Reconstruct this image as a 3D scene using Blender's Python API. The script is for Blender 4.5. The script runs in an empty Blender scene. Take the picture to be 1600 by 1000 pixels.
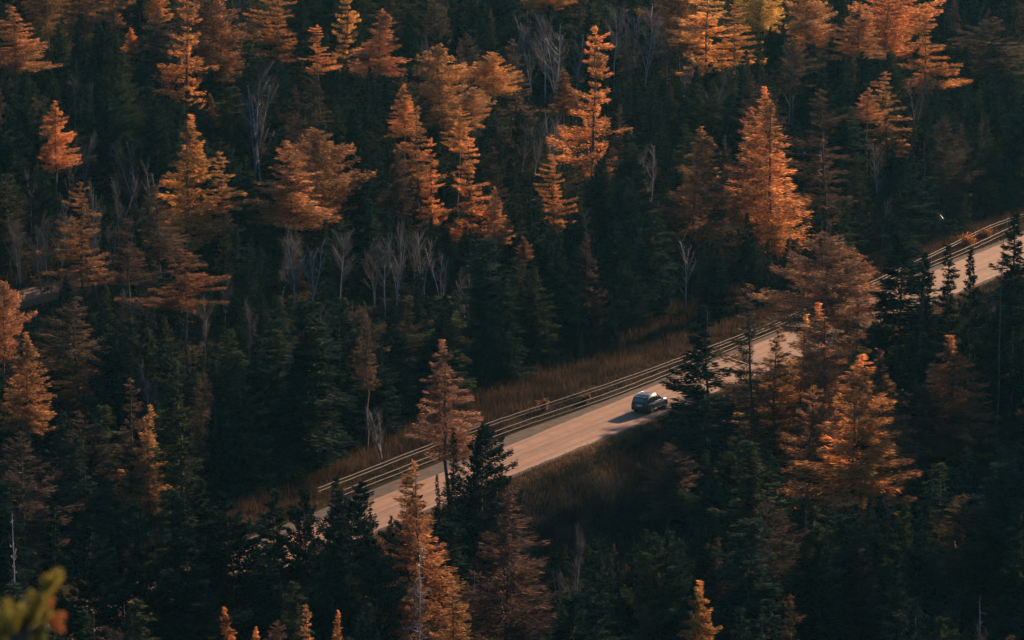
import bpy, bmesh, math
import numpy as np
from mathutils import Vector, Matrix

scene = bpy.context.scene
COL = scene.collection

# ------------------------------------------------------------------ camera
cam_data = bpy.data.cameras.new("camera")
cam = bpy.data.objects.new("camera", cam_data)
COL.objects.link(cam)
scene.camera = cam
CAM_H = 78.7
cam.location = (0, 0, CAM_H)
cam.rotation_euler = (math.radians(90 - 11.7), 0, 0)
cam_data.sensor_width = 36
cam_data.lens = 36 * 5705 / 1600
cam_data.clip_start = 0.3
cam_data.clip_end = 6000
cam_data.dof.use_dof = True
cam_data.dof.focus_distance = 350
cam_data.dof.aperture_fstop = 6.5

# ------------------------------------------------------------------ light
SUN_AZ = 35.5      # degrees clockwise from +Y (ahead of the camera, to the right)
SUN_EL = 20.0
world = bpy.data.worlds.new("World")
scene.world = world
world.use_nodes = True
wn = world.node_tree
bg = wn.nodes["Background"]
sky = wn.nodes.new("ShaderNodeTexSky")
sky.sky_type = 'NISHITA'
sky.sun_disc = False
sky.sun_elevation = math.radians(SUN_EL)
sky.sun_rotation = math.radians(SUN_AZ)
sky.altitude = 400
sky.dust_density = 0.6
sky.ozone_density = 5.0
wn.links.new(sky.outputs[0], bg.inputs[0])
bg.inputs[1].default_value = 0.07

sun_data = bpy.data.lights.new("sun", 'SUN')
sun_data.energy = 5.0
sun_data.angle = math.radians(0.6)
sun_data.color = (1.0, 0.64, 0.38)
sun = bpy.data.objects.new("sun", sun_data)
COL.objects.link(sun)
az, el = math.radians(SUN_AZ), math.radians(SUN_EL)
to_sun = Vector((math.sin(az) * math.cos(el), math.cos(az) * math.cos(el), math.sin(el)))
sun.rotation_euler = to_sun.to_track_quat('Z', 'Y').to_euler()
sun.location = to_sun * 300

scene.view_settings.view_transform = 'Standard'
scene.view_settings.look = 'None'
scene.view_settings.exposure = 1.40
scene.view_settings.gamma = 1.0
scene.view_settings.use_curve_mapping = False
scene.render.engine = 'CYCLES'
scene.cycles.max_bounces = 5
scene.cycles.diffuse_bounces = 2
scene.cycles.glossy_bounces = 2
scene.cycles.transmission_bounces = 3
scene.cycles.transparent_max_bounces = 4

# ------------------------------------------------------------------ helpers
def tag(o, label=None, category=None, group=None, kind=None):
    if label: o['label'] = label
    if category: o['category'] = category
    if group: o['group'] = group
    if kind: o['kind'] = kind
    return o

def empty(name, loc=(0, 0, 0), rz=0.0):
    o = bpy.data.objects.new(name, None)
    o.empty_display_size = 0.5
    COL.objects.link(o)
    o.location = loc
    o.rotation_euler = (0, 0, rz)
    return o

def obj(name, mesh, parent=None):
    o = bpy.data.objects.new(name, mesh)
    COL.objects.link(o)
    if parent is not None: o.parent = parent
    return o

def poly_mesh(name, V, faces, mat, smooth=False):
    me = bpy.data.meshes.new(name)
    me.from_pydata([tuple(map(float, v)) for v in V], [], faces)
    me.materials.append(mat)
    if smooth:
        me.polygons.foreach_set('use_smooth', [True] * len(me.polygons))
    me.update()
    return me

def card_mesh(name, Q, mat, k=4):
    """Q: (n, k, 3) array of loose k-gons"""
    Q = np.asarray(Q, dtype=np.float32)
    n = len(Q)
    me = bpy.data.meshes.new(name)
    me.vertices.add(n * k)
    me.vertices.foreach_set('co', Q.reshape(-1))
    me.loops.add(n * k)
    me.loops.foreach_set('vertex_index', np.arange(n * k, dtype=np.int32))
    me.polygons.add(n)
    me.polygons.foreach_set('loop_start', np.arange(0, n * k, k, dtype=np.int32))
    me.materials.append(mat)
    me.update(calc_edges=True)
    return me

class Tubes:
    """collects tapered tubes into one mesh"""
    def __init__(self): self.V = []; self.F = []
    def add(self, pts, radii, sides=5):
        pts = [np.array(p, float) for p in pts]
        b = len(self.V)
        for i, p in enumerate(pts):
            t = pts[min(i + 1, len(pts) - 1)] - pts[max(i - 1, 0)]
            t /= np.linalg.norm(t) + 1e-9
            a = np.cross(t, (0.31, 0.17, 0.93) if abs(t[2]) < .9 else (1, 0, 0)); a /= np.linalg.norm(a)
            c = np.cross(t, a)
            for k in range(sides):
                an = 2 * math.pi * k / sides
                self.V.append(p + radii[i] * (math.cos(an) * a + math.sin(an) * c))
        for i in range(len(pts) - 1):
            for k in range(sides):
                k2 = (k + 1) % sides
                self.F.append((b + i * sides + k, b + i * sides + k2, b + (i + 1) * sides + k2, b + (i + 1) * sides + k))
        self.F.append(tuple(b + k for k in range(sides))[::-1])
        self.F.append(tuple(b + (len(pts) - 1) * sides + k for k in range(sides)))
    def mesh(self, name, mat): return poly_mesh(name, self.V, self.F, mat, True)

# ------------------------------------------------------------------ materials
def new_mat(name):
    m = bpy.data.materials.new(name)
    m.use_nodes = True
    nt = m.node_tree
    b = nt.nodes['Principled BSDF']
    return m, nt, b

def noise_mat(name, c1, c2, scale=1.0, rough=.9, detail=6, bump=0.0, c3=None, spec=.3, metallic=0.0):
    m, nt, b = new_mat(name)
    tc = nt.nodes.new('ShaderNodeTexCoord')
    no = nt.nodes.new('ShaderNodeTexNoise')
    no.inputs['Scale'].default_value = scale
    no.inputs['Detail'].default_value = detail
    no.inputs['Roughness'].default_value = .65
    nt.links.new(tc.outputs['Object'], no.inputs['Vector'])
    r = nt.nodes.new('ShaderNodeValToRGB')
    r.color_ramp.elements[0].position = .32; r.color_ramp.elements[0].color = (*c1, 1)
    r.color_ramp.elements[1].position = .68; r.color_ramp.elements[1].color = (*c2, 1)
    if c3:
        e = r.color_ramp.elements.new(.5); e.color = (*c3, 1)
    nt.links.new(no.outputs[0], r.inputs[0])
    nt.links.new(r.outputs[0], b.inputs['Base Color'])
    b.inputs['Roughness'].default_value = rough
    b.inputs['Specular IOR Level'].default_value = spec
    b.inputs['Metallic'].default_value = metallic
    if bump:
        bp = nt.nodes.new('ShaderNodeBump'); bp.inputs['Strength'].default_value = bump
        no2 = nt.nodes.new('ShaderNodeTexNoise'); no2.inputs['Scale'].default_value = scale * 12
        nt.links.new(tc.outputs['Object'], no2.inputs['Vector'])
        nt.links.new(no2.outputs[0], bp.inputs['Height'])
        nt.links.new(bp.outputs[0], b.inputs['Normal'])
    return m

def leaf_mat(name, tint_from_object=True, base=(1, 1, 1), translucent=.4, vary=.55, clump=.35, scale=.8):
    """needles and leaves: the object colour, varied leaf by leaf and clump by clump, partly letting light through"""
    m = bpy.data.materials.new(name); m.use_nodes = True
    nt = m.node_tree; nt.nodes.clear()
    out = nt.nodes.new('ShaderNodeOutputMaterial')
    oi = nt.nodes.new('ShaderNodeObjectInfo')
    ge = nt.nodes.new('ShaderNodeNewGeometry')
    tc = nt.nodes.new('ShaderNodeTexCoord')
    no = nt.nodes.new('ShaderNodeTexNoise'); no.inputs['Scale'].default_value = scale; no.inputs['Detail'].default_value = 2
    nt.links.new(tc.outputs['Object'], no.inputs['Vector'])
    mr = nt.nodes.new('ShaderNodeMapRange')
    mr.inputs['To Min'].default_value = 1 - vary; mr.inputs['To Max'].default_value = 1 + vary
    nt.links.new(ge.outputs['Random Per Island'], mr.inputs['Value'])
    mr2 = nt.nodes.new('ShaderNodeMapRange')
    mr2.inputs['From Min'].default_value = .3; mr2.inputs['From Max'].default_value = .7
    mr2.inputs['To Min'].default_value = 1 - clump; mr2.inputs['To Max'].default_value = 1 + clump
    nt.links.new(no.outputs[0], mr2.inputs['Value'])
    mul = nt.nodes.new('ShaderNodeMath'); mul.operation = 'MULTIPLY'
    nt.links.new(mr.outputs[0], mul.inputs[0]); nt.links.new(mr2.outputs[0], mul.inputs[1])
    vm = nt.nodes.new('ShaderNodeVectorMath'); vm.operation = 'SCALE'
    if tint_from_object: nt.links.new(oi.outputs['Color'], vm.inputs[0])
    else: vm.inputs[0].default_value = base
    nt.links.new(mul.outputs[0], vm.inputs['Scale'])
    # patches already turned brown or still greenish
    n3 = nt.nodes.new('ShaderNodeTexNoise'); n3.inputs['Scale'].default_value = scale * .8; n3.inputs['Detail'].default_value = 4
    ad = nt.nodes.new('ShaderNodeVectorMath'); ad.operation = 'ADD'; ad.inputs[1].default_value = (17, 5, 31)
    nt.links.new(tc.outputs['Object'], ad.inputs[0]); nt.links.new(ad.outputs[0], n3.inputs['Vector'])
    m3 = nt.nodes.new('ShaderNodeMapRange'); m3.inputs['From Min'].default_value = .48; m3.inputs['From Max'].default_value = .68
    nt.links.new(n3.outputs[0], m3.inputs['Value'])
    mc = nt.nodes.new('ShaderNodeMix'); mc.data_type = 'RGBA'; mc.blend_type = 'MULTIPLY'
    nt.links.new(m3.outputs[0], mc.inputs['Factor']); nt.links.new(vm.outputs[0], mc.inputs['A']); mc.inputs['B'].default_value = (.50, .62, .70, 1)
    vm = mc; 
    df = nt.nodes.new('ShaderNodeBsdfDiffuse'); tr = nt.nodes.new('ShaderNodeBsdfTranslucent')
    nt.links.new(vm.outputs['Result'], df.inputs[0]); nt.links.new(vm.outputs['Result'], tr.inputs[0])
    mx = nt.nodes.new('ShaderNodeMixShader'); mx.inputs[0].default_value = translucent
    nt.links.new(df.outputs[0], mx.inputs[1]); nt.links.new(tr.outputs[0], mx.inputs[2])
    nt.links.new(mx.outputs[0], out.inputs[0])
    return m

def plain_mat(name, c, rough=.6, metallic=0.0, spec=.5, coat=0.0):
    m, nt, b = new_mat(name)
    b.inputs['Base Color'].default_value = (*c, 1)
    b.inputs['Roughness'].default_value = rough
    b.inputs['Metallic'].default_value = metallic
    b.inputs['Specular IOR Level'].default_value = spec
    b.inputs['Coat Weight'].default_value = coat
    return m

M_GROUND = noise_mat('forest_floor', (.018, .016, .011), (.042, .032, .019), .35, 1.0, 8, .4, (.028, .024, .015), spec=0.0)
M_ASPHALT = noise_mat('reddish_asphalt', (.170, .092, .054), (.270, .147, .083), .45, .85, 10, .12, spec=.25)
M_SHOULDER = noise_mat('grey_gravel', (.060, .050, .042), (.115, .092, .074), 1.0, 1.0, 10, .5, spec=.05)
M_SEAM = noise_mat('tar_seam', (.075, .045, .032), (.13, .078, .052), 1.5, .8, 6)
M_TRACK = noise_mat('worn_wheel_track', (.140, .076, .043), (.20, .110, .062), 1.2, .8, 6)
M_EDGE = noise_mat('broken_road_edge', (.17, .11, .08), (.30, .19, .14), 1.2, .9, 8)
M_RAIL = noise_mat('weathered_steel', (.13, .108, .083), (.22, .185, .145), 2.0, .75, 6, spec=.25)
M_POST = noise_mat('weathered_post', (.09, .075, .06), (.17, .14, .11), 3.0, .9)
M_BARK = noise_mat('dark_bark', (.045, .035, .028), (.10, .08, .065), 4.0, .95)
M_BIRCH = noise_mat('pale_birch_bark', (.18, .18, .176), (.38, .38, .37), 2.5, .8, c3=(.28, .28, .275))
M_BIRCHG = noise_mat('grey_birch_bark', (.10, .10, .098), (.19, .19, .185), 2.5, .8)
M_DEAD = noise_mat('silvered_dead_wood', (.26, .26, .25), (.42, .42, .40), 2.5, .85)
M_DEADD = noise_mat('dark_dead_wood', (.05, .045, .04), (.10, .09, .08), 2.5, .9)
M_NEEDLE = leaf_mat('larch_needles', translucent=.45, vary=.5, clump=.35, scale=.55)
M_SPRUCE = leaf_mat('spruce_needles', translucent=.15, vary=.5, clump=.3, scale=.8)
M_TWIG = leaf_mat('birch_twigs', translucent=.1, vary=.4, clump=.2)
M_GRASS = leaf_mat('dry_grass_blades', False, (.135, .082, .042), .35, .6, .4, .25)
M_BRUSH = leaf_mat('brown_brush', False, (.062, .040, .026), .3, .6, .5, .2)
M_SCRUB = leaf_mat('shade_toned_scrub', False, (.034, .031, .027), .25, .6, .5, .2)  # near-bank brush, tree shade put into its darker colour
M_UNDER = leaf_mat('undergrowth_leaves', False, (.040, .040, .022), .25, .6, .5, .15)

# ------------------------------------------------------------------ ground shape
# road frame: s runs along the road away from the camera, u to its left (far) side
RO = np.array([-0.4575, 316.862]); RD = np.array([0.51332, 0.85820]); RN = np.array([-0.85820, 0.51332])
def su(x, y):
    return (x - RO[0]) * RD[0] + (y - RO[1]) * RD[1], (x - RO[0]) * RN[0] + (y - RO[1]) * RN[1]
def xy(s, u):
    return RO[0] + s * RD[0] + u * RN[0], RO[1] + s * RD[1] + u * RN[1]
def sst(a, b, x):
    t = np.clip((x - a) / (b - a), 0, 1); return t * t * (3 - 2 * t)
def terr(x, y):
    x = np.asarray(x, float); y = np.asarray(y, float)
    s, u = su(x, y)
    zn = -5.0 * sst(3.2, 18, -u) - np.minimum(2.5, np.maximum(0, -u - 18) * .05)
    zf = -.5 * sst(9, 13, u) * (1 - sst(14, 26, u)) + .17 * np.minimum(np.maximum(0, u - 22), 330)
    z = np.where(u < 0, zn, zf)
    k = sst(16, 34, np.abs(u))
    z = z + k * (.9 * np.sin(x * .071 + 1.3) * np.cos(y * .057) + .5 * np.sin(x * .19 + y * .13))
    # knoll added out of view on the right to shade the near right forest
    a = (x - 66) * .58 + (y - 328) * .81; b = (x - 66) * .81 - (y - 328) * .58
    z = z + 24 * np.exp(-(a / 12.) ** 2 - (b / 25.) ** 2) * sst(14, 34, -u)
    return np.maximum(z, 77 - .62 * np.maximum(0, y - 3))

xs = np.concatenate([np.linspace(-2500, -240, 12), np.linspace(-220, -80, 30), np.linspace(-76, 100, 118), np.linspace(105, 240, 28), np.linspace(300, 2500, 12)])
ys = np.concatenate([np.linspace(-600, -20, 8), np.linspace(-10, 130, 71), np.linspace(134, 250, 40), np.linspace(251.5, 470, 146), np.linspace(474, 680, 60), np.linspace(720, 4000, 20)])
XX, YY = np.meshgrid(xs, ys)
ZZ = terr(XX, YY)
V = np.stack([XX.ravel(), YY.ravel(), ZZ.ravel()], 1)
nx = len(xs)
F = [(j * nx + i, j * nx + i + 1, (j + 1) * nx + i + 1, (j + 1) * nx + i) for j in range(len(ys) - 1) for i in range(nx - 1)]
tag(obj('ground', poly_mesh('ground', V, F, M_GROUND, True)), kind='structure')

# ------------------------------------------------------------------ road
def interp(P, s): return np.interp(s, [p[0] for p in P], [p[1] for p in P])
def smooth_line(P, s):
    v = np.zeros_like(s)
    for o in (-6, -4, -2, 0, 2, 4, 6): v += interp(P, s + o)
    return v / 7
def bend(s): # the road swings right beyond the far bend
    return np.where(s > 128, -((s - 128) ** 2) / 160.0, 0)
SS = np.arange(-110, 215, 1.5)
def line(P): return smooth_line(P, SS) + bend(SS)
U_HI = line([(-110, 3.1), (4, 3.1), (12, 3.4), (27, 3.55), (37, 3.75), (49, 3.95), (119, 5.1), (215, 5.1)])
U_LO = line([(-110, -2.45), (60, -2.45), (95, -2.3), (125, -1.8), (215, -1.8)])
U_SH = line([(-110, 5.2), (-15, 5.1), (8, 5.4), (28, 4.5), (50, 4.8), (117, 6.2), (215, 6.2)])
U_CL = line([(-110, -.1), (0, .05), (10, .35), (17, .15), (60, .3), (107, .5), (125, 1.1), (215, 1.4)])
U_SL = U_LO - .75
def ribbon(name, ua, ub, z, mat, th=.0, kind='structure', jag=0, seed=1, sel=None):
    rg = np.random.default_rng(seed)
    s = SS if sel is None else SS[sel]
    a = (ua if sel is None else ua[sel]) + rg.normal(0, jag, len(s)); b = (ub if sel is None else ub[sel]) + rg.normal(0, jag, len(s))
    V = []; F = []
    for i in range(len(s)):
        for uu, zz in ((a[i], z - th), (a[i], z), (b[i], z), (b[i], z - th)):
            x, y = xy(s[i], uu); V.append((x, y, zz))
    for i in range(len(s) - 1):
        for k in range(3):
            if th == 0 and k != 1: continue
            F.append((4 * i + k, 4 * i + k + 1, 4 * i + 4 + k + 1, 4 * i + 4 + k))
    o = obj(name, poly_mesh(name, V, F, mat))
    return tag(o, kind=kind)
ribbon('road_shoulder', U_HI - .3, U_SH, .03, M_SHOULDER, .1, jag=.05)
ribbon('road_shoulder', U_SL, U_LO + .3, .03, M_SHOULDER, .1, jag=.10, seed=3)
ribbon('road', U_LO, U_HI, .05, M_ASPHALT, .08, jag=.025, seed=2)
ribbon('worn_road_edge', U_LO - .22, U_LO + .16, .056, M_EDGE, 0, jag=.09, seed=6)
for k, (off, w) in enumerate(((.19, .10), (-.19, .07))):
    ribbon('centre_line', U_CL + off - w, U_CL + off + w, .058, M_SEAM, 0, jag=.025, seed=8 + k)
for k, off in enumerate((-2.0, -.75, 1.1, 2.5)):
    ribbon('wheel_track', U_CL + off - .2, U_CL + off + .2, .054, M_TRACK, 0, jag=.02, seed=20 + k)

# guardrails: two rails and posts each
def guardrail(label, P, s0, s1, z_hi, z_lo, seed):
    rg = np.random.default_rng(seed)
    ss = np.arange(s0, s1, 1.27)
    uu = smooth_line(P, ss) + bend(ss)
    root = empty('guardrail', (*xy(ss[0], uu[0]), 0))
    tag(root, label, 'guardrail')
    off = np.array(root.location)
    pts = np.array([(*xy(a, b), 0) for a, b in zip(ss, uu)])
    sag = rg.normal(0, .012, len(ss))
    for zc in (z_hi, z_lo):
        # beam with a folded face
        V = []; F = []
        for i, p in enumerate(pts):
            t = pts[min(i + 1, len(pts) - 1)] - pts[max(i - 1, 0)]; t /= np.linalg.norm(t)
            nn = np.array([-t[1], t[0], 0])
            for a, zz in ((-.02, -.034), (-.035, -.016), (-.035, .016), (-.02, .034), (.012, .034), (.012, -.034)):
                V.append(p - off + nn * a + np.array([0, 0, zc + zz + sag[i]]))
        for i in range(len(pts) - 1):
            for k in range(6):
                F.append((6 * i + k, 6 * i + (k + 1) % 6, 6 * i + 6 + (k + 1) % 6, 6 * i + 6 + k))
        F.append((0, 1, 2, 3, 4, 5)); n6 = 6 * (len(pts) - 1); F.append((n6, n6 + 5, n6 + 4, n6 + 3, n6 + 2, n6 + 1))
        obj('rail', poly_mesh('rail', V, F, M_RAIL), root)
    h = z_hi + .1
    V = [(a, b, c) for c in (-.3, h) for a, b in ((-.04, -.04), (.04, -.04), (.04, .04), (-.04, .04))]
    V.append((0, 0, h + .03))
    F = [(0, 1, 5, 4), (1, 2, 6, 5), (2, 3, 7, 6), (3, 0, 4, 7), (4, 5, 8), (5, 6, 8), (6, 7, 8), (7, 4, 8)]
    pm = poly_mesh('post', V, F, M_POST)
    for i in range(0, len(pts), 4):
        t = pts[min(i + 1, len(pts) - 1)] - pts[max(i - 1, 0)]; t /= np.linalg.norm(t)
        q = pts[i] - off + np.array([-t[1], t[0], 0]) * .085
        o = obj('post', pm, root); o.location = q
        o.rotation_euler = (rg.normal(0, .02), rg.normal(0, .02), math.atan2(t[1], t[0]))
    return root
guardrail('farther weathered steel guardrail with its two rails close together, against the forest edge',
          [(-110, 7.6), (-16, 7.5), (-5, 7.7), (9.5, 7.65), (17, 7.1), (30, 6.1), (45, 5.75), (60, 5.7), (86, 6.05), (97, 7.0), (108, 7.6), (125, 9.1), (131, 9.4), (215, 9.4)],
          -19, 178, .90, .60, 4)
guardrail('nearer weathered guardrail with its two rails far apart, along the grey road shoulder',
          [(-110, 6.0), (-15, 5.85), (8, 5.95), (15, 5.55), (28, 4.6), (40, 4.8), (50, 4.8), (117, 6.3), (131, 7.4), (215, 7.4)],
          -17.5, 133, .64, .20, 5)

# left fragment of road, seen through a gap in the forest
fr = np.array([(-66.0, 338.0), (-58.0, 348.0), (-53.4, 353.6), (-50.4, 356.6), (-48.6, 358.3), (-46.7, 360.0), (-43.5, 362.4)])
tt = np.linspace(0, len(fr) - 1, 40); FX = np.interp(tt, range(len(fr)), fr[:, 0]); FY = np.interp(tt, range(len(fr)), fr[:, 1])
Vf = []; Ff = []; cen = []
for i in range(40):
    t = np.array([FX[min(i + 1, 39)] - FX[max(i - 1, 0)], FY[min(i + 1, 39)] - FY[max(i - 1, 0)]]); t /= np.linalg.norm(t)
    nn = np.array([-t[1], t[0]]); z = float(terr(FX[i], FY[i])) + .35
    cen.append((FX[i], FY[i], z, nn[0], nn[1]))
    for a, zz in ((-2.0, -1.2), (-1.9, 0), (1.9, 0), (2.0, -1.2)):
        Vf.append((FX[i] + nn[0] * a, FY[i] + nn[1] * a, z + zz))
for i in range(39):
    for k in range(3): Ff.append((4 * i + k, 4 * i + k + 1, 4 * i + 5 + k, 4 * i + 4 + k))
tag(obj('side_road', poly_mesh('side_road', Vf, Ff, M_ASPHALT)), kind='structure')
root = empty('guardrail', (-50.4, 356.6, cen[0][2])); off = np.array(root.location)
tag(root, 'short run of guardrail on the road fragment at the left edge of the view', 'guardrail')
for zc in (.75, .4):
    T = Tubes(); T.add([np.array((c[0] - c[3] * 1.6, c[1] - c[4] * 1.6, c[2] + zc)) - off for c in cen], [.032] * 40, 5)
    obj('rail', T.mesh('rail', M_RAIL), root)
T = Tubes(); T.add([(0, 0, -.5), (0, 0, .85)], [.07, .06], 5); pm = T.mesh('post', M_POST)
for c in cen[1::3]:
    obj('post', pm, root).location = np.array((c[0] - c[3] * 1.52, c[1] - c[4] * 1.52, c[2])) - off

ZONES = [
    ('dark bushy pine in the dark forest just behind the guardrails left of centre',
     'pines in the dark forest just behind the guardrails left of centre'),
    ('dark bushy pine in the dark lower right shade in front of the road',
     'pines in the dark lower right shade in front of the road'),
    ('dark bushy pine in the lower left shade in front of the hidden road',
     'pines in the lower left shade in front of the hidden road'),
    ('dark bushy pine in the lower middle shade in front of the road',
     'pines in the lower middle shade in front of the road'),
    ('dark bushy pine in the shaded left forest beyond the hidden road',
     'pines in the shaded left forest beyond the hidden road'),
    ('dark bushy pine on the middle left slope above the road fragment',
     'pines on the middle left slope above the road fragment'),
    ('dark bushy pine on the middle right slope beside the big orange pair',
     'pines on the middle right slope beside the big orange pair'),
    ('dark bushy pine on the upper left slope behind the glowing orange larches',
     'pines on the upper left slope behind the glowing orange larches'),
    ('dark bushy pine on the upper right slope around the golden larches',
     'pines on the upper right slope around the golden larches'),
    ('dark bushy pine on the upper slope behind the central orange larches',
     'pines on the upper slope behind the central orange larches'),
    ('dark green spruce in the dark forest just behind the guardrails left of centre',
     'spruces in the dark forest just behind the guardrails left of centre'),
    ('dark green spruce in the dark forest just behind the guardrails on the right',
     'spruces in the dark forest just behind the guardrails on the right'),
    ('dark green spruce in the dark lower right shade in front of the road',
     'spruces in the dark lower right shade in front of the road'),
    ('dark green spruce in the lower left shade in front of the hidden road',
     'spruces in the lower left shade in front of the hidden road'),
    ('dark green spruce in the lower middle shade in front of the road',
     'spruces in the lower middle shade in front of the road'),
    ('dark green spruce in the shaded left forest beyond the hidden road',
     'spruces in the shaded left forest beyond the hidden road'),
    ('dark green spruce on the middle left slope above the road fragment',
     'spruces on the middle left slope above the road fragment'),
    ('dark green spruce on the middle right slope beside the big orange pair',
     'spruces on the middle right slope beside the big orange pair'),
    ('dark green spruce on the upper left slope behind the glowing orange larches',
     'spruces on the upper left slope behind the glowing orange larches'),
    ('dark green spruce on the upper right slope around the golden larches',
     'spruces on the upper right slope around the golden larches'),
    ('faded brown larch in the dark lower right shade in front of the road',
     'faded larches in the dark lower right shade in front of the road'),
    ('faded brown larch in the lower left shade in front of the hidden road',
     'faded larches in the lower left shade in front of the hidden road'),
    ('faded brown larch in the lower middle shade in front of the road',
     'faded larches in the lower middle shade in front of the road'),
    ('faded brown larch in the shaded left forest beyond the hidden road',
     'faded larches in the shaded left forest beyond the hidden road'),
    ('faded brown larch on the middle left slope above the road fragment',
     'faded larches on the middle left slope above the road fragment'),
    ('faded brown larch on the middle right slope beside the big orange pair',
     'faded larches on the middle right slope beside the big orange pair'),
    ('faded brown larch on the upper left slope behind the glowing orange larches',
     'faded larches on the upper left slope behind the glowing orange larches'),
    ('faded brown larch on the upper right slope around the golden larches',
     'faded larches on the upper right slope around the golden larches'),
    ('faded brown larch on the upper slope behind the central orange larches',
     'faded larches on the upper slope behind the central orange larches'),
    ('grey leafless birch in the dark lower right shade in front of the road',
     'leafless birches in the dark lower right shade in front of the road'),
    ('grey leafless birch in the shaded left forest beyond the hidden road',
     'leafless birches in the shaded left forest beyond the hidden road'),
    ('grey leafless birch on the middle left slope above the road fragment',
     'leafless birches on the middle left slope above the road fragment'),
    ('grey leafless birch on the middle right slope beside the big orange pair',
     'leafless birches on the middle right slope beside the big orange pair'),
    ('grey leafless birch on the upper left slope behind the glowing orange larches',
     'leafless birches on the upper left slope behind the glowing orange larches'),
    ('grey leafless birch on the upper right slope around the golden larches',
     'leafless birches on the upper right slope around the golden larches'),
    ('thin pale birch stem in the dark forest at the middle left',
     'thin pale stems in the dark at the middle left'),
    ('thin wispy grey birch among the pale clumps in the middle forest',
     'thin wispy birches around the pale clumps in the middle forest'),
    ('wispy bare birch near the pale twin birches at the top centre',
     'wispy bare birches around the pale twin birches near the top centre'),
]
GROUPS = ['faded larches in the dark forest just behind the guardrails left of centre',
    'faded larches in the dark lower right shade in front of the road',
    'faded larches in the lower left shade in front of the hidden road',
    'faded larches in the lower middle shade in front of the road',
    'faded larches in the shaded left forest beyond the hidden road',
    'faded larches on the middle left slope above the road fragment',
    'faded larches on the middle right slope beside the big orange pair',
    'faded larches on the middle slope around the pale birch clumps',
    'faded larches on the upper left slope behind the glowing orange larches',
    'faded larches on the upper right slope around the golden larches',
    'faded larches on the upper slope behind the central orange larches',
    'leafless birches in the dark forest just behind the guardrails left of centre',
    'leafless birches in the dark forest just behind the guardrails on the right',
    'leafless birches in the dark lower right shade in front of the road',
    'leafless birches in the lower middle shade in front of the road',
    'leafless birches in the shaded left forest beyond the hidden road',
    'leafless birches on the middle left slope above the road fragment',
    'leafless birches on the middle right slope beside the big orange pair',
    'leafless birches on the middle slope around the pale birch clumps',
    'leafless birches on the upper left slope behind the glowing orange larches',
    'leafless birches on the upper right slope around the golden larches',
    'leafless birches on the upper slope behind the central orange larches',
    'pines in the dark forest just behind the guardrails left of centre',
    'pines in the dark lower right shade in front of the road',
    'pines in the lower middle shade in front of the road',
    'pines in the shaded left forest beyond the hidden road',
    'pines on the middle left slope above the road fragment',
    'pines on the middle right slope beside the big orange pair',
    'pines on the middle slope around the pale birch clumps',
    'pines on the upper left slope behind the glowing orange larches',
    'pines on the upper right slope around the golden larches',
    'pines on the upper slope behind the central orange larches',
    'spruces in the dark forest just behind the guardrails left of centre',
    'spruces in the dark forest just behind the guardrails on the right',
    'spruces in the dark lower right shade in front of the road',
    'spruces in the lower left shade in front of the hidden road',
    'spruces in the lower middle shade in front of the road',
    'spruces in the shaded left forest beyond the hidden road',
    'spruces on the middle left slope above the road fragment',
    'spruces on the middle right slope beside the big orange pair',
    'spruces on the middle slope around the pale birch clumps',
    'spruces on the upper left slope behind the glowing orange larches',
    'spruces on the upper right slope around the golden larches',
    'spruces on the upper slope behind the central orange larches']
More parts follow.
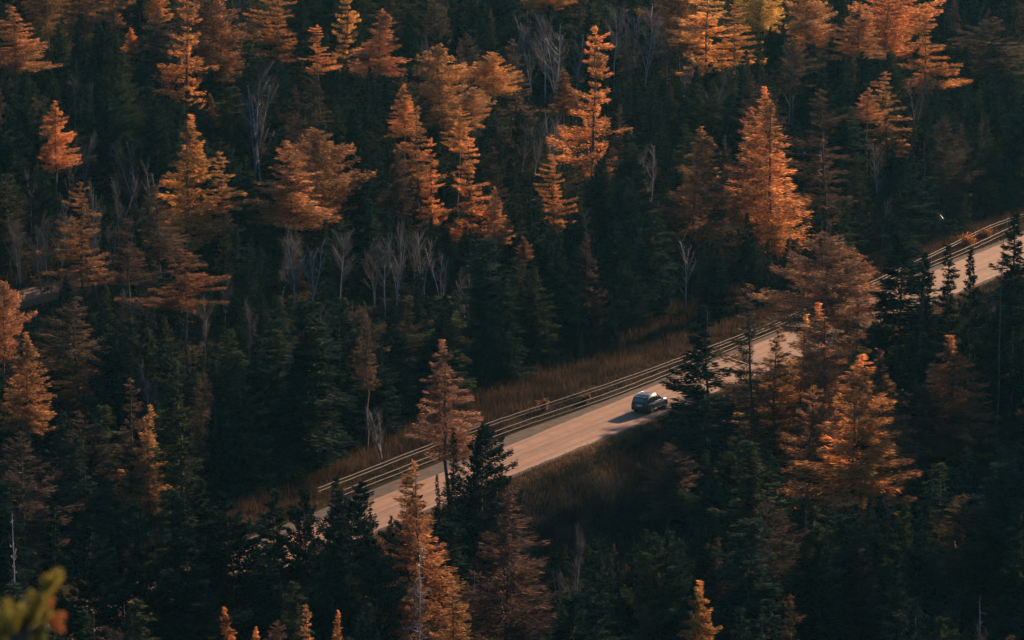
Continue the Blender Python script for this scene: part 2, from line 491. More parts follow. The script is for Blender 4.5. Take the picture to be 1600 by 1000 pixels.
# kind, x, y, z, height, crown span from the tip, crown width, habit, tint, turn, label (text) or zone number
TREES = [
(0,-58.8,429.5,14.72,13.0,9.6,5.9,'c',1,2.0,'pale orange larch cut by the left edge near the top left corner'),
(0,-59.2,463.5,17.09,13.0,11.7,5.7,'b',2,0.9,'brownish orange larch whose lower crown hangs in at the top left, nearest the corner larch'),
(0,-54.7,462.0,16.39,13.0,9.9,4.9,'c',2,4.1,'dull orange larch crown reaching down from the top edge beside a thin black spruce spire'),
(0,-50.6,463.5,16.36,13.0,10.1,4.9,'r',1,0.5,'orange larch with ragged lower boughs between two spires at the top edge'),
(0,-45.5,468.5,16.52,13.0,9.8,3.3,'n',0,3.4,'small bright orange larch tip just left of the tall glowing larch'),
(0,-47.3,450.0,13.68,9.0,3.7,1.6,'n',0,2.3,'tiny bright orange larch top alone among dark spruces near the top left'),
(0,-39.6,440.5,11.61,17.9,17.9,5.6,'r',0,0.4,'tall glowing orange larch with stacked ragged boughs near the top left'),
(0,-37.3,453.5,13.40,13.0,12.4,5.9,'b',2,3.2,'duller brown larch right behind the tall glowing larch'),
(0,-43.1,446.0,12.68,13.0,9.5,4.7,'b',3,0.2,'faded brown larch on the left side of the tall glowing larch'),
(0,-48.6,385.0,9.99,13.0,8.9,3.9,'c',0,2.7,'isolated cone shaped orange larch surrounded by dark green trees on the left'),
(0,-34.3,374.5,6.40,16.5,16.5,6.4,'c',0,0.4,'tall orange larch cone on the left slope with two dark stems showing'),
(0,-30.0,376.0,5.93,13.0,10.3,5.2,'r',1,0.6,'orange larch leaning against the right side of the tall left slope cone'),
(0,-34.8,420.5,9.58,9.0,4.6,1.8,'n',2,2.7,'small slim orange larch top above the yellow leafed bush'),
(0,-42.6,356.0,5.94,13.0,11.9,5.7,'r',2,5.2,'patchy orange larch with visible dark trunk above the left road bend'),
(0,-35.0,358.0,5.28,13.0,8.5,4.5,'r',3,0.8,'thin brown larch left of the big orange cone on the left slope'),
(0,-30.9,340.0,2.41,13.0,6.9,6.7,'r',2,1.4,'wide patchy orange larch crown hanging over the shaded forest on the left'),
(0,-37.1,347.5,3.98,13.0,7.5,3.7,'r',3,3.9,'grey brown thin larch between the two patchy orange larches on the left'),
(0,-30.0,470.0,13.53,13.0,12.7,6.9,'r',0,6.0,'glowing orange larch with a broad foot at the top edge, left of a thin spruce'),
(0,-23.7,445.0,10.54,13.0,6.9,3.6,'r',0,3.6,'short bright orange larch with stepped boughs near the top, left of centre'),
(0,-21.5,470.0,12.93,14.0,14.0,4.3,'r',0,2.5,'narrow bright larch dropping from the top edge just right of a dark spruce'),
(0,-16.9,458.5,10.99,13.0,9.8,5.8,'c',1,6.1,'orange larch with one long right hand bough near the top, left of centre'),
(0,-23.6,382.0,6.10,13.0,11.0,7.0,'c',1,0.3,'very broad orange larch in front of the pair left of centre'),
(0,-21.4,390.0,6.13,13.0,12.2,6.2,'b',2,5.4,'browner broad larch standing behind the very broad orange larch'),
(0,-8.9,441.5,8.55,13.0,12.8,6.8,'b',1,1.8,'pale orange round topped larch above the centre left cluster'),
(0,-2.3,439.0,8.04,13.0,6.6,4.3,'b',0,0.9,'round headed bright larch on a bare trunk near the top centre'),
(0,-4.6,422.0,6.12,13.0,5.4,3.3,'b',1,0.7,'small orange larch tucked between the two round headed larches'),
(0,-12.5,416.5,7.28,13.0,6.8,3.4,'c',0,1.9,'smooth pointed bright orange cone left of the leaning row of larches'),
(0,-10.7,408.0,5.90,13.0,11.8,5.3,'r',1,5.1,'tall orange larch with layered boughs at the left of the central row'),
(0,-9.0,397.5,3.96,13.0,11.4,4.2,'r',0,1.1,'bright layered larch low in the central row, right of the layered tall one'),
(0,-6.3,410.5,5.65,13.0,5.6,3.5,'r',0,3.7,'bright orange larch crown in the middle of the central cluster'),
(0,-4.7,398.0,3.67,13.3,13.3,5.4,'r',0,4.0,'bright larch with a glowing right flank below the central cluster'),
(0,-1.4,383.0,1.00,13.0,6.8,2.6,'c',1,2.3,'slim dim orange larch just right of the glowing central larch'),
(0,1.4,379.0,0.39,9.0,3.0,1.8,'n',2,3.4,'tiny dull orange larch top right below the slim dim larch'),
(0,4.9,397.5,2.16,13.0,9.4,4.4,'r',0,0.4,'small ragged bright orange larch alone right of the central cluster'),
(0,9.5,425.5,5.08,20.6,20.6,6.6,'r',0,0.4,'tall spire shaped orange larch with long ragged side boughs, top centre'),
(0,6.3,434.0,6.75,13.0,6.5,2.6,'n',2,1.3,'slender dull orange larch touching the tall ragged spire from the left'),
(0,15.8,495.0,8.35,9.0,7.8,1.9,'n',1,4.3,'very slender orange larch between grey bare birches near the top'),
(0,0.6,446.0,8.71,13.0,11.5,4.4,'r',3,2.7,'faded brown larch behind the pale twin birches near the top centre'),
(0,4.4,505.0,10.93,13.0,6.7,6.2,'b',0,2.0,'bright larch fringe at the top edge above the pale twin birches'),
(0,26.3,495.5,8.11,16.1,16.1,9.7,'r',4,3.7,'golden larch with wide radiant boughs at the top, right of centre'),
(0,23.2,504.0,9.35,13.0,11.3,6.2,'b',2,2.8,'shaded brown larch on the left flank of the golden larch'),
(0,30.2,493.5,7.82,13.0,9.0,4.9,'r',0,1.9,'bright orange larch on the right flank of the golden larch'),
(0,36.3,531.0,9.59,13.4,13.4,6.7,'b',4,5.0,'palest golden larch at the top edge, right of the golden larch'),
(0,41.3,513.0,7.36,13.0,11.0,5.8,'b',1,4.4,'orange larch with a dark green spruce against it at the top right'),
(0,47.8,503.5,5.95,13.0,8.2,6.4,'c',1,1.5,'smooth orange larch on the left of the big top right group'),
(0,53.8,521.0,6.56,14.7,14.7,8.0,'b',0,3.6,'brightest larch in the middle of the big top right group'),
(0,57.4,502.5,5.05,14.3,14.3,8.1,'r',0,3.3,'larch with long right hand boughs closing the top right group'),
(0,48.2,464.5,2.05,13.0,12.8,7.5,'r',1,5.5,'orange larch with one long low bough to the right, below the top right group'),
(0,45.0,458.0,1.03,13.0,5.4,3.6,'c',1,4.6,'small smooth larch joined to the left of the one with the long low bough'),
(0,37.3,429.0,0.28,17.5,17.5,7.9,'r',3,1.8,'grey brown nearly bare larch right of the big orange pair'),
(0,20.2,402.5,0.48,17.1,17.1,8.0,'c',2,6.2,'large dusky orange cone with pale forked birch stems below it'),
(0,27.9,417.5,0.92,16.6,16.6,7.2,'c',1,0.7,'large orange larch on the left of the big pair right of centre'),
(0,30.1,409.5,-0.08,21.0,21.0,7.5,'c',0,2.6,'large bright orange larch on the right of the big pair right of centre'),
(0,30.9,354.0,-1.17,15.7,13.0,7.3,'b',6,4.8,'big brown larch covering the road guardrails right of centre'),
(0,34.5,358.5,-1.53,13.0,11.7,5.8,'b',2,1.0,'rusty larch whose boughs overlap the lit road on the right'),
(0,29.4,328.0,-5.12,17.7,17.7,6.6,'c',1,3.1,'orange pointed larch at the front of the dense right hand group'),
(0,26.7,332.0,-4.63,15.3,15.3,5.2,'c',1,0.2,'dusky orange larch left of the pointed one in the right hand group'),
(0,24.5,331.0,-4.18,14.0,14.0,5.0,'c',2,4.2,'dim orange larch at the left end of the right hand group'),
(0,29.6,310.0,-5.25,17.2,17.2,8.7,'c',0,4.8,'tallest glowing larch with fanned lower boughs in the right hand group'),
(0,33.8,320.5,-5.93,15.7,15.7,6.0,'c',2,3.6,'brown larch behind the right flank of the tallest glowing larch'),
(0,26.3,311.5,-5.11,13.6,13.6,6.2,'r',2,5.5,'wide low brown larch at the foot of the right hand group'),
(0,22.3,328.0,-4.01,18.2,18.2,6.1,'r',3,2.0,'sparse brown larch with a clear dark trunk against the lit road'),
(0,40.9,328.5,-3.51,13.0,12.7,6.8,'c',1,4.4,'dim rust coloured larch alone in the dark at the right'),
(0,37.7,327.5,-5.00,10.0,10.0,5.3,'b',3,3.7,'very dim brown larch left of the rust coloured one'),
(0,-5.0,294.5,-1.05,17.4,11.4,4.9,'c',6,3.6,'pale brown pointed larch standing over the guardrails left of centre'),
(0,-7.1,273.5,-4.87,15.8,15.8,5.5,'c',1,2.9,'large orange larch in front of the road with dead limbs showing below'),
(0,-4.4,262.0,-5.37,10.1,10.1,3.4,'c',1,5.3,'pointed orange larch at the bottom edge left of centre'),
(0,-7.8,268.0,-5.05,9.5,9.5,2.9,'c',2,5.9,'dull orange larch low beside the dead limbed tree'),
(0,-0.5,272.5,-5.61,14.7,14.7,7.4,'b',3,3.0,'wide grey brown larch with see through boughs below the lit road'),
(0,13.6,308.5,-4.83,9.0,7.6,3.3,'c',3,4.2,'dusky larch tip on the shaded slope below the car'),
(0,13.1,258.5,-7.08,12.7,12.7,4.5,'c',0,0.4,'orange larch at the bottom edge right of centre'),
(0,9.6,265.0,-7.04,9.0,8.5,3.4,'b',3,4.4,'very faint brown larch at the bottom left of the orange bottom one'),
(0,-30.2,295.5,-0.50,11.0,11.0,3.6,'c',1,4.1,'left foreground larch with only its right flank lit'),
(0,-45.6,320.5,2.96,13.0,8.4,2.5,'b',1,6.2,'orange larch cut by the left edge beside the road fragment'),
(0,-41.6,306.5,1.43,13.0,10.0,4.1,'c',1,5.2,'orange larch sloping down right at the left edge below the road fragment'),
(0,-39.0,320.5,1.59,13.0,12.4,5.3,'r',3,1.8,'dull brown thin larch in front of the left road fragment'),
(0,-20.6,255.0,-4.28,9.0,7.4,1.9,'n',0,2.4,'first small orange larch tip of the bottom row from the left'),
(0,-18.5,252.5,-4.99,9.0,6.2,1.2,'n',0,4.2,'tiny second larch tip of the bottom row from the left'),
(0,-17.1,254.5,-5.01,9.0,6.9,1.9,'c',3,0.1,'dim grey brown larch tip between the orange tips of the bottom row'),
(0,-15.3,258.5,-4.96,9.0,8.0,2.1,'r',1,2.9,'third orange larch tip of the bottom row from the left'),
(0,-12.8,257.0,-5.16,9.0,7.2,1.6,'n',0,1.1,'pointed orange larch tip of the bottom row left of the big orange larch'),
(0,-20.0,261.0,-3.15,9.2,9.2,2.2,'r',2,0.7,'loose tufted brown larch above the bottom row of tips'),
(0,-23.2,255.5,-3.18,9.0,4.2,3.3,'r',3,0.4,'scrawny brown larch with fanned twigs at the lower left'),
(0,-13.3,323.5,-0.50,13.0,7.9,2.1,'r',3,4.8,'dull larch with a small tufted orange top in the dark middle forest'),
(0,67.7,514.0,3.16,13.0,10.4,7.2,'r',3,0.8,'dark olive and orange larch near the top right corner'),
(0,21.2,265.0,-6.25,9.0,8.8,2.9,'b',3,1.6,'very dim larch near the bottom, right of centre'),
(0,27.4,277.5,-6.43,9.5,9.5,3.5,'b',3,2.5,'barely lit brown larch in the dark lower right'),
(0,35.6,281.0,-6.35,13.0,13.0,5.6,'r',3,5.5,'broad barely lit larch in the darkest lower right corner'),
(0,-31.9,296.0,-0.45,13.0,11.0,3.2,'c',3,0.5,'grey brown narrow larch behind the half lit left foreground one'),
(0,-12.5,392.0,3.74,13.0,8.4,3.5,'b',3,2.8,'rusty shaded larch below the smooth pointed cone'),
(0,36.9,476.0,4.85,13.0,8.2,3.4,'c',3,3.5,'shaded brown larch hanging under the top edge trees at right'),
(1,17.7,317.5,-4.55,18.8,18.8,6.1,'f',0,5.5,'dark spruce with upturned boughs silhouetted on the lit road beside the car'),
(1,37.2,341.5,-4.30,21.0,21.0,8.3,'f',0,5.1,'black silhouetted spruce blocking the road on the right'),
(1,41.4,339.0,-1.87,17.8,17.8,3.7,'f',0,5.4,'dark spruce spire with the lit road showing on its left'),
(1,42.5,334.5,-0.76,17.2,17.2,3.3,'f',0,1.7,'second dark spruce spire against the road on the right'),
(1,46.2,330.0,1.37,19.1,19.1,4.3,'f',0,2.6,'dark spruce at the right edge in front of the road bend'),
(1,-5.3,293.0,-1.29,10.3,10.3,1.3,'n',0,2.3,'very thin black spruce standing before the road left of centre'),
(1,-6.2,289.0,-1.88,8.0,8.0,0.6,'n',0,5.6,'tiny black spruce spire beside the thin black one'),
(2,-2.8,290.0,-3.08,13.0,13.0,4.1,'b',0,6.0,'dark bushy pine beside the thin black spruce at the road'),
(2,-12.9,279.5,-1.47,9.5,9.5,4.2,'b',0,0.9,'round headed dark pine overlapping the lower left end of the road'),
(1,-9.5,278.0,-3.31,8.9,8.9,1.7,'f',0,1.1,'dark spruce tip rising before the lower left end of the road'),
(1,-11.2,276.5,-2.97,9.1,9.1,1.5,'f',0,1.5,'dark spruce tip left of the one before the lower left end of the road'),
(2,-8.2,283.5,-2.44,8.2,8.2,2.9,'b',0,1.5,'dark pine tucked against the left of the large orange front larch'),
(1,-52.2,441.5,13.91,11.5,11.5,2.0,'n',0,3.0,'thin black spire between the dull orange crowns at the top left'),
(1,-47.7,465.5,16.45,9.3,9.3,1.6,'n',0,3.7,'thin black spire at the top edge left of the bright tip'),
(1,-21.0,436.0,9.82,10.0,10.0,2.2,'n',1,1.7,'slender green spruce under the narrow bright top edge larch'),
(1,-27.1,466.5,12.71,12.1,12.1,1.6,'n',1,0.0,'slender spruce between the two stepped larches at the top'),
(1,-22.9,474.0,13.67,10.4,10.4,1.8,'n',1,2.6,'slender dark spruce against the narrow bright top edge larch'),
(1,-8.3,491.5,11.83,8.0,8.0,2.2,'n',1,2.3,'small pointed spruce in the dark gap near the top centre'),
(1,-28.9,415.0,8.43,15.4,15.4,1.8,'n',1,3.6,'thin ragged spruce over pale dead stems left of centre'),
(1,17.1,439.5,4.61,13.2,13.2,2.0,'n',1,6.0,'slender green spruce column right of the tall ragged spire'),
(1,18.5,441.0,4.33,10.2,10.2,1.7,'n',1,4.3,'second slender green spruce column beside the first'),
(1,26.8,451.5,4.40,8.0,8.0,1.4,'n',1,3.2,'small dark spruce spire left of the large orange pair'),
(1,14.8,267.0,-6.69,9.4,9.4,1.1,'n',1,3.9,'small green spruce tip behind the orange larch at the bottom edge'),
(1,37.7,500.5,7.38,10.0,10.0,1.6,'n',0,4.2,'black spruce spire between top edge larches at the right'),
(1,41.4,479.5,5.26,9.6,9.6,2.5,'f',1,0.3,'dull green spruce over the grey brown bare larch'),
(1,0.6,292.0,-3.98,8.1,8.1,1.4,'n',1,5.6,'small dim spruce on the shaded bank below the lit road'),
(1,16.5,296.5,-5.64,12.1,12.1,3.2,'f',1,4.9,'dim spruce on the slope right of the dusky tip below the car'),
(2,-44.9,403.5,10.73,9.6,9.6,5.0,'b',1,5.5,'bushy green pine left of the tall left slope cone'),
(2,-38.9,393.0,9.19,12.0,12.0,4.2,'b',1,5.0,'bushy olive pine beside the tall left slope cone'),
(2,-52.4,377.0,10.10,11.1,11.1,4.7,'b',1,2.5,'olive pine at the left edge of the frame, mid height'),
(2,-13.4,475.0,12.06,8.0,8.0,3.3,'b',1,2.5,'olive rounded pine right of the larch with the long bough'),
(3,2.7,473.0,8.83,11.5,11.5,5.8,'v',0,0.7,'pale forked birch with bare grey twigs near the top centre'),
(3,4.4,477.5,9.17,10.9,10.9,4.2,'v',0,4.0,'pale straight birch right beside the forked one near the top centre'),
(3,2.7,430.5,6.43,7.0,7.0,2.7,'v',0,0.4,'small bare birch with white stems below the forked pair'),
(3,16.5,423.0,3.84,8.4,8.4,2.5,'v',0,0.4,'pale slender birch under the green spruce columns'),
(3,15.9,488.0,8.05,10.8,10.8,5.2,'v',1,1.3,'grey bare birch behind the very slender larch'),
(3,20.9,506.5,9.75,9.6,9.6,4.5,'v',1,1.0,'grey leafless birch left of the golden larch'),
(3,-22.3,366.5,3.62,8.5,8.5,5.5,'v',0,2.1,'pale Y shaped birch below the very broad orange larch'),
(3,-17.6,366.5,3.23,8.4,8.4,4.6,'v',0,0.3,'clump of pale bare birch stems in the middle forest'),
(3,-11.9,370.5,2.82,8.3,8.3,5.3,'v',0,0.0,'bare birch with bluish white stems right of the pale clump'),
(3,-10.5,382.0,2.70,7.8,7.8,2.7,'v',1,0.9,'grey birch with a long fork in the middle forest'),
(3,-4.6,365.5,1.05,7.0,7.0,2.3,'v',1,0.6,'thin birch fork in the dark, right of the middle clumps'),
(3,18.8,384.5,-0.38,8.2,8.2,2.3,'y',0,2.3,'pale birch stem forking in a Y under the large dusky cone'),
(3,45.9,452.5,0.30,7.2,7.2,2.7,'v',0,0.2,'two pale birch stems under the larch with the long low bough'),
(3,-29.3,342.5,2.68,7.0,7.0,1.8,'v',0,5.5,'lone pale birch stem under the wide patchy orange crown'),
(3,-11.6,317.0,-0.04,5.0,5.0,1.0,'v',0,3.9,'thin pale birch stem near the guardrails at left'),
(3,-28.8,413.0,8.36,11.0,11.0,2.2,'y',0,0.9,'tall pale dead birch stem left of centre'),
(3,-40.1,389.0,8.80,9.5,9.5,1.4,'v',1,1.6,'thin birch pole beside the bushy olive pine'),
(3,36.6,476.5,4.95,12.1,12.1,2.0,'y',1,2.2,'grey birch pole beneath the top edge trees at the right'),
(3,-47.3,397.5,10.28,7.0,7.0,2.0,'v',1,2.3,'thin grey birch below the isolated orange larch'),
(4,-7.0,261.5,-5.23,12.9,12.9,3.8,'k',0,0.8,'dead tree with pale crooked limbs low in the large orange larch'),
(4,-2.9,272.5,-5.30,8.0,8.0,1.0,'d',0,5.3,'slim dead pale stem below the see through brown larch'),
(4,44.7,328.0,-1.08,21.0,21.0,0.6,'p',0,6.2,'dark dead pole standing before the lit road near the right edge'),
(4,36.0,271.0,-6.74,8.0,8.0,2.5,'d',0,2.9,'faint dead twiggy tree in the bottom right corner'),
(4,-34.6,245.0,-1.06,15.6,15.6,1.5,'d',0,3.0,'faint bluish dead tree at the lower left edge'),
(4,-10.9,280.0,-2.18,8.0,8.0,0.7,'d',0,0.5,'dead spindly spruce pole before the lower road'),
(1,-13.7,270.5,-3.42,14.1,14.1,2.9,'f',0,0.6,'dark spruce hiding the road end, left of the round headed pine'),
(2,-15.6,266.0,-3.71,14.4,14.4,4.0,'b',0,2.2,'dark pine left of the spruce that hides the road end'),
(1,-18.1,267.0,-2.43,12.9,12.9,4.1,'f',1,1.7,'full dark spruce in the lower left shade hiding the road'),
(2,-20.3,261.5,-2.89,14.8,14.8,4.5,'b',0,5.2,'bushy dark pine in the lower left shade behind the tufted brown larch'),
(1,-22.9,262.5,-1.55,14.0,14.0,4.4,'f',0,1.0,'dark full spruce above the scrawny brown larch at the lower left'),
(1,-24.9,260.0,-1.33,13.6,13.6,4.1,'f',1,0.1,'dark spruce below the half lit left foreground larch'),
(2,-10.3,270.0,-4.66,10.3,10.3,3.4,'b',1,6.0,'dark pine at the foot of the large orange front larch, left side'),
(1,38.3,335.5,-3.62,19.3,19.3,3.6,'f',0,3.3,'dark spruce between the black silhouetted spruce and the first spire on the right'),
(1,35.1,341.5,-4.71,15.6,15.6,3.1,'f',0,0.9,'dark spruce at the left foot of the black silhouetted spruce'),
(2,-26.6,256.0,-1.60,13.6,13.6,4.2,'b',1,3.4,'bushy dark pine under the half lit left foreground larch'),
(1,-21.7,263.5,-1.78,11.9,11.9,3.8,'f',1,0.2,'second full dark spruce behind the tufted brown larch at the lower left'),
(1,-28.6,255.0,-1.05,12.1,12.1,3.7,'f',0,3.3,'dark spruce at the lower left between the blurred fir shoot and the half lit larch'),
(2,-30.1,252.0,-1.17,13.1,13.1,4.1,'b',0,6.1,'dark pine rising right above the blurred fir shoot at the lower left'),
(1,-32.0,249.5,-1.04,14.8,14.8,3.4,'f',0,5.4,'dark spruce behind the blurred fir shoot at the lower left'),
(2,-23.8,257.0,-2.57,11.9,11.9,4.2,'b',0,4.4,'low dark pine between the dark spruces at the lower left'),
(3,-23.8,368.5,4.08,7.0,7.0,2.2,'v',0,1.6,36),
(3,-20.3,367.0,3.52,7.0,7.0,1.8,'v',0,2.3,36),
(3,-14.2,370.0,3.23,7.6,7.6,2.0,'v',1,1.0,36),
(3,-13.0,368.0,2.87,7.0,7.0,1.7,'v',0,4.8,36),
(3,-9.3,378.5,2.28,7.0,7.0,2.0,'v',0,3.3,36),
(3,-7.4,376.0,1.72,7.0,7.0,1.7,'v',0,4.9,36),
(3,0.4,473.0,9.06,10.0,10.0,2.8,'v',1,2.1,37),
(3,5.8,474.5,8.78,10.5,10.5,2.5,'v',0,1.4,37),
(3,8.5,480.5,9.17,8.1,8.1,2.5,'v',0,5.1,37),
(3,13.7,487.5,8.47,11.3,11.3,3.3,'v',0,6.2,37),
(3,18.3,495.5,8.18,11.5,11.5,3.1,'v',0,5.4,37),
(3,21.3,494.0,7.88,9.4,9.4,2.6,'v',1,5.1,37),
(3,1.1,431.5,6.67,7.0,7.0,1.8,'v',1,5.1,37),
(3,4.8,434.5,6.97,7.0,7.0,2.0,'v',0,4.6,37),
(3,-29.5,412.5,8.48,13.1,13.1,1.5,'v',1,1.4,35),
(3,-28.4,352.0,3.43,7.0,7.0,1.4,'v',1,3.3,35),
(3,-41.4,357.5,6.14,7.0,7.0,1.9,'v',1,2.2,35),
(3,-47.4,360.0,7.00,7.0,7.0,2.2,'v',1,0.2,35),
(3,-49.5,361.0,7.29,7.0,7.0,2.2,'v',1,0.2,35),
(3,-38.9,364.0,6.66,7.0,7.0,2.2,'v',1,1.8,35),
(3,-40.3,362.0,6.69,7.0,7.0,1.9,'v',1,1.6,35),
(3,-48.0,390.0,10.00,7.0,7.0,1.4,'v',1,4.3,35),
(3,-25.3,344.5,2.37,7.0,7.0,1.4,'v',1,6.0,35),
(1,-13.2,271.0,-3.48,12.7,12.7,2.5,'f',0,2.8,'dark spruce just in front of the lower left end of the guardrails'),
(2,-34.9,230.5,-4.40,13.6,13.6,5.1,'b',1,2.3,2),
(1,15.3,231.9,-5.97,17.2,17.2,4.4,'f',1,4.6,12),
(2,-32.1,234.4,-4.52,14.9,14.9,4.9,'b',1,4.1,2),
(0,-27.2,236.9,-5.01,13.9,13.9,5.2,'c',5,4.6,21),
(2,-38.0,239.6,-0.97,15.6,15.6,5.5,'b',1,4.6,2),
(1,-34.0,240.0,-2.54,13.5,13.5,4.4,'n',1,3.7,13),
(1,-31.2,239.0,-3.94,12.8,12.8,3.9,'f',1,2.7,13),
(1,-26.5,242.3,-4.74,12.9,12.9,3.2,'f',0,1.5,13),
(2,41.3,239.4,-7.40,15.9,15.9,6.0,'b',1,3.5,1),
(1,-28.9,246.5,-3.03,10.0,10.0,3.0,'n',1,5.2,13),
(2,4.5,246.8,-5.55,13.5,13.5,5.5,'b',0,0.6,3),
(1,28.3,245.4,-7.40,15.0,15.0,3.7,'f',0,3.6,12),
(1,-27.7,247.5,-3.33,10.9,10.9,3.8,'n',2,1.7,13),
(0,1.9,248.3,-5.50,10.5,10.5,4.2,'r',5,3.9,22),
(1,3.8,250.6,-5.64,12.8,12.8,3.2,'f',2,2.6,14),
(1,17.3,249.1,-7.08,13.8,13.8,3.5,'n',1,2.8,12),
(2,30.8,251.5,-6.68,11.6,11.6,4.4,'b',2,5.6,1),
(0,35.0,247.6,-6.96,11.9,11.9,4.4,'r',5,2.7,20),
(2,28.7,253.0,-6.65,12.2,12.2,4.8,'b',1,2.6,1),
(3,35.2,253.0,-6.64,9.8,9.8,3.4,'v',1,5.9,29),
(1,-21.9,259.5,-2.70,8.0,8.0,2.2,'f',1,4.1,('slim dark green spruce just left of the first small orange larch tip', 35)),
(1,-17.3,259.7,-4.42,9.7,9.7,3.1,'n',2,2.0,('broad dark green spruce just right of the dim grey brown larch tip', 35)),
(2,-10.5,257.9,-5.23,9.3,9.3,3.5,'b',1,1.1,3),
(1,6.2,258.7,-6.52,14.4,14.4,3.6,'f',1,2.3,14),
(1,18.9,260.6,-6.77,9.7,9.7,2.6,'f',2,4.6,12),
(2,45.3,260.0,-7.44,14.0,14.0,4.7,'b',2,2.9,1),
(0,-17.3,261.3,-4.15,9.1,9.1,2.6,'r',5,3.1,('slim faded brown larch above the dim grey brown larch tip', 2)),
(3,5.2,263.4,-6.68,14.0,14.0,5.2,'v',1,2.5,('tall grey leafless birch just left of the very faint brown larch', 14)),
(1,28.9,262.4,-6.15,13.0,13.0,3.5,'f',0,0.6,('slim dark green spruce just right of the barely lit brown larch', 34)),
(1,38.1,263.4,-6.90,17.3,17.3,4.7,'f',0,3.8,('slim dark green spruce just right of the faint dead twiggy tree', 34)),
(2,11.1,269.2,-6.83,12.7,12.7,4.0,'b',2,2.9,('slim dark bushy pine above the very faint brown larch', 23)),
(1,18.4,267.7,-6.30,14.4,14.4,4.3,'n',1,3.2,('slim dark green spruce just left of the very dim larch', 34)),
(2,33.4,267.5,-6.55,7.1,7.1,2.7,'b',2,1.1,1),
(0,-45.8,271.5,-0.47,11.1,11.1,3.6,'c',5,4.8,23),
(1,7.8,270.3,-6.82,11.3,11.3,3.2,'f',1,5.2,('slim dark green spruce just left of the very faint brown larch', 36)),
(0,15.9,271.2,-6.27,12.0,12.0,4.1,'c',5,2.1,('slim faded brown larch above the small green spruce tip', 1)),
(0,19.5,272.4,-5.99,14.5,14.5,4.2,'c',5,6.0,('slim faded brown larch just right of the small green spruce tip', 1)),
(2,24.0,272.7,-6.04,10.9,10.9,4.5,'b',0,6.2,('broad dark bushy pine just right of the very dim larch', 23)),
(2,31.3,272.5,-6.53,12.3,12.3,3.7,'b',1,5.2,('slim dark bushy pine just left of the broad barely lit larch', 23)),
(2,43.5,273.2,-6.36,16.2,16.2,6.5,'b',1,2.0,1),
(1,-39.2,274.6,-0.35,9.6,9.6,2.8,'n',0,3.2,('slim dark green spruce above the faint bluish dead tree', 37)),
(2,6.8,275.0,-6.34,9.5,9.5,3.5,'b',0,3.0,('slim dark bushy pine just left of the very faint brown larch', 24)),
(1,11.9,275.5,-6.24,10.7,10.7,3.7,'f',1,4.4,('broad dark green spruce just left of the small green spruce tip', 34)),
(2,16.1,275.0,-6.02,12.4,12.4,3.8,'b',2,3.0,('slim dark bushy pine above the small green spruce tip', 23)),
(0,19.2,278.3,-5.92,14.2,14.2,5.5,'c',5,1.3,('slim faded brown larch below the wide low brown larch', 1)),
(1,22.5,275.5,-6.02,13.1,13.1,3.9,'n',2,1.2,('broad dark green spruce above the very dim larch', 34)),
(1,30.7,275.1,-6.56,13.9,13.9,3.8,'f',2,0.8,('slim dark green spruce just left of the broad barely lit larch', 34)),
(1,35.8,278.4,-6.49,3.8,3.8,1.1,'n',1,0.4,('small dark green spruce just left of the faint dead twiggy tree', 34)),
(0,-38.6,280.0,-0.50,12.4,12.4,4.2,'c',5,2.6,('slim faded brown larch above the faint bluish dead tree', 4)),
(1,-4.7,278.8,-4.72,9.6,9.6,3.2,'n',0,3.3,('broad dark green spruce above the pointed orange larch', 36)),
(2,5.6,280.7,-5.66,8.0,8.0,2.4,'b',2,6.0,('slim dark bushy pine just right of the small dim spruce', 24)),
(1,9.7,282.7,-5.63,7.7,7.7,2.3,'f',0,2.3,('slim dark green spruce above the very faint brown larch', 36)),
(2,12.5,279.8,-5.85,9.6,9.6,3.7,'b',1,5.4,('slim dark bushy pine just left of the small green spruce tip', 23)),
(1,19.3,278.9,-5.93,17.3,17.3,5.2,'n',2,2.5,('broad dark green spruce just left of the wide low brown larch', 34)),
(0,21.0,280.4,-6.06,11.8,11.8,4.4,'r',5,4.9,('slim faded brown larch above the very dim larch', 1)),
(1,25.9,280.4,-6.42,11.2,11.2,3.9,'n',1,5.8,('broad dark green spruce just left of the barely lit brown larch', 34)),
(1,30.9,281.4,-6.56,11.3,11.3,3.0,'n',0,1.9,12),
(2,41.6,280.9,-5.84,17.0,17.0,5.5,'b',0,1.8,1),
(3,49.0,279.5,-5.81,12.7,12.7,4.4,'v',1,0.5,29),
(2,-44.8,284.9,-0.01,8.8,8.8,2.9,'b',1,0.8,4),
(1,-34.1,286.5,-0.50,10.5,10.5,2.8,'n',1,5.3,('slim dark green spruce below the grey brown narrow larch', 37)),
(1,-32.6,287.2,-0.47,6.3,6.3,1.7,'n',1,1.9,15),
(0,8.1,284.6,-5.45,6.9,6.9,2.0,'c',5,5.0,('small faded brown larch above the very faint brown larch', 3)),
(2,11.5,287.2,-5.44,7.4,7.4,2.9,'b',2,6.0,1),
(1,28.0,285.3,-6.52,11.2,11.2,3.6,'f',1,0.5,('broad dark green spruce above the barely lit brown larch', 34)),
(3,32.5,285.3,-6.31,10.9,10.9,4.2,'v',1,4.9,('tall grey leafless birch just left of the broad barely lit larch', 13)),
(1,34.8,283.8,-6.22,13.4,13.4,3.8,'n',1,5.8,('slim dark green spruce above the broad barely lit larch', 34)),
(1,39.3,283.5,-5.84,14.4,14.4,3.7,'n',1,3.2,('slim dark green spruce just right of the broad barely lit larch', 34)),
(2,44.3,286.6,-5.60,16.7,16.7,6.7,'b',0,1.8,1),
(0,-35.6,291.9,-0.40,11.3,11.3,3.5,'c',5,5.1,('slim faded brown larch just left of the grey brown narrow larch', 4)),
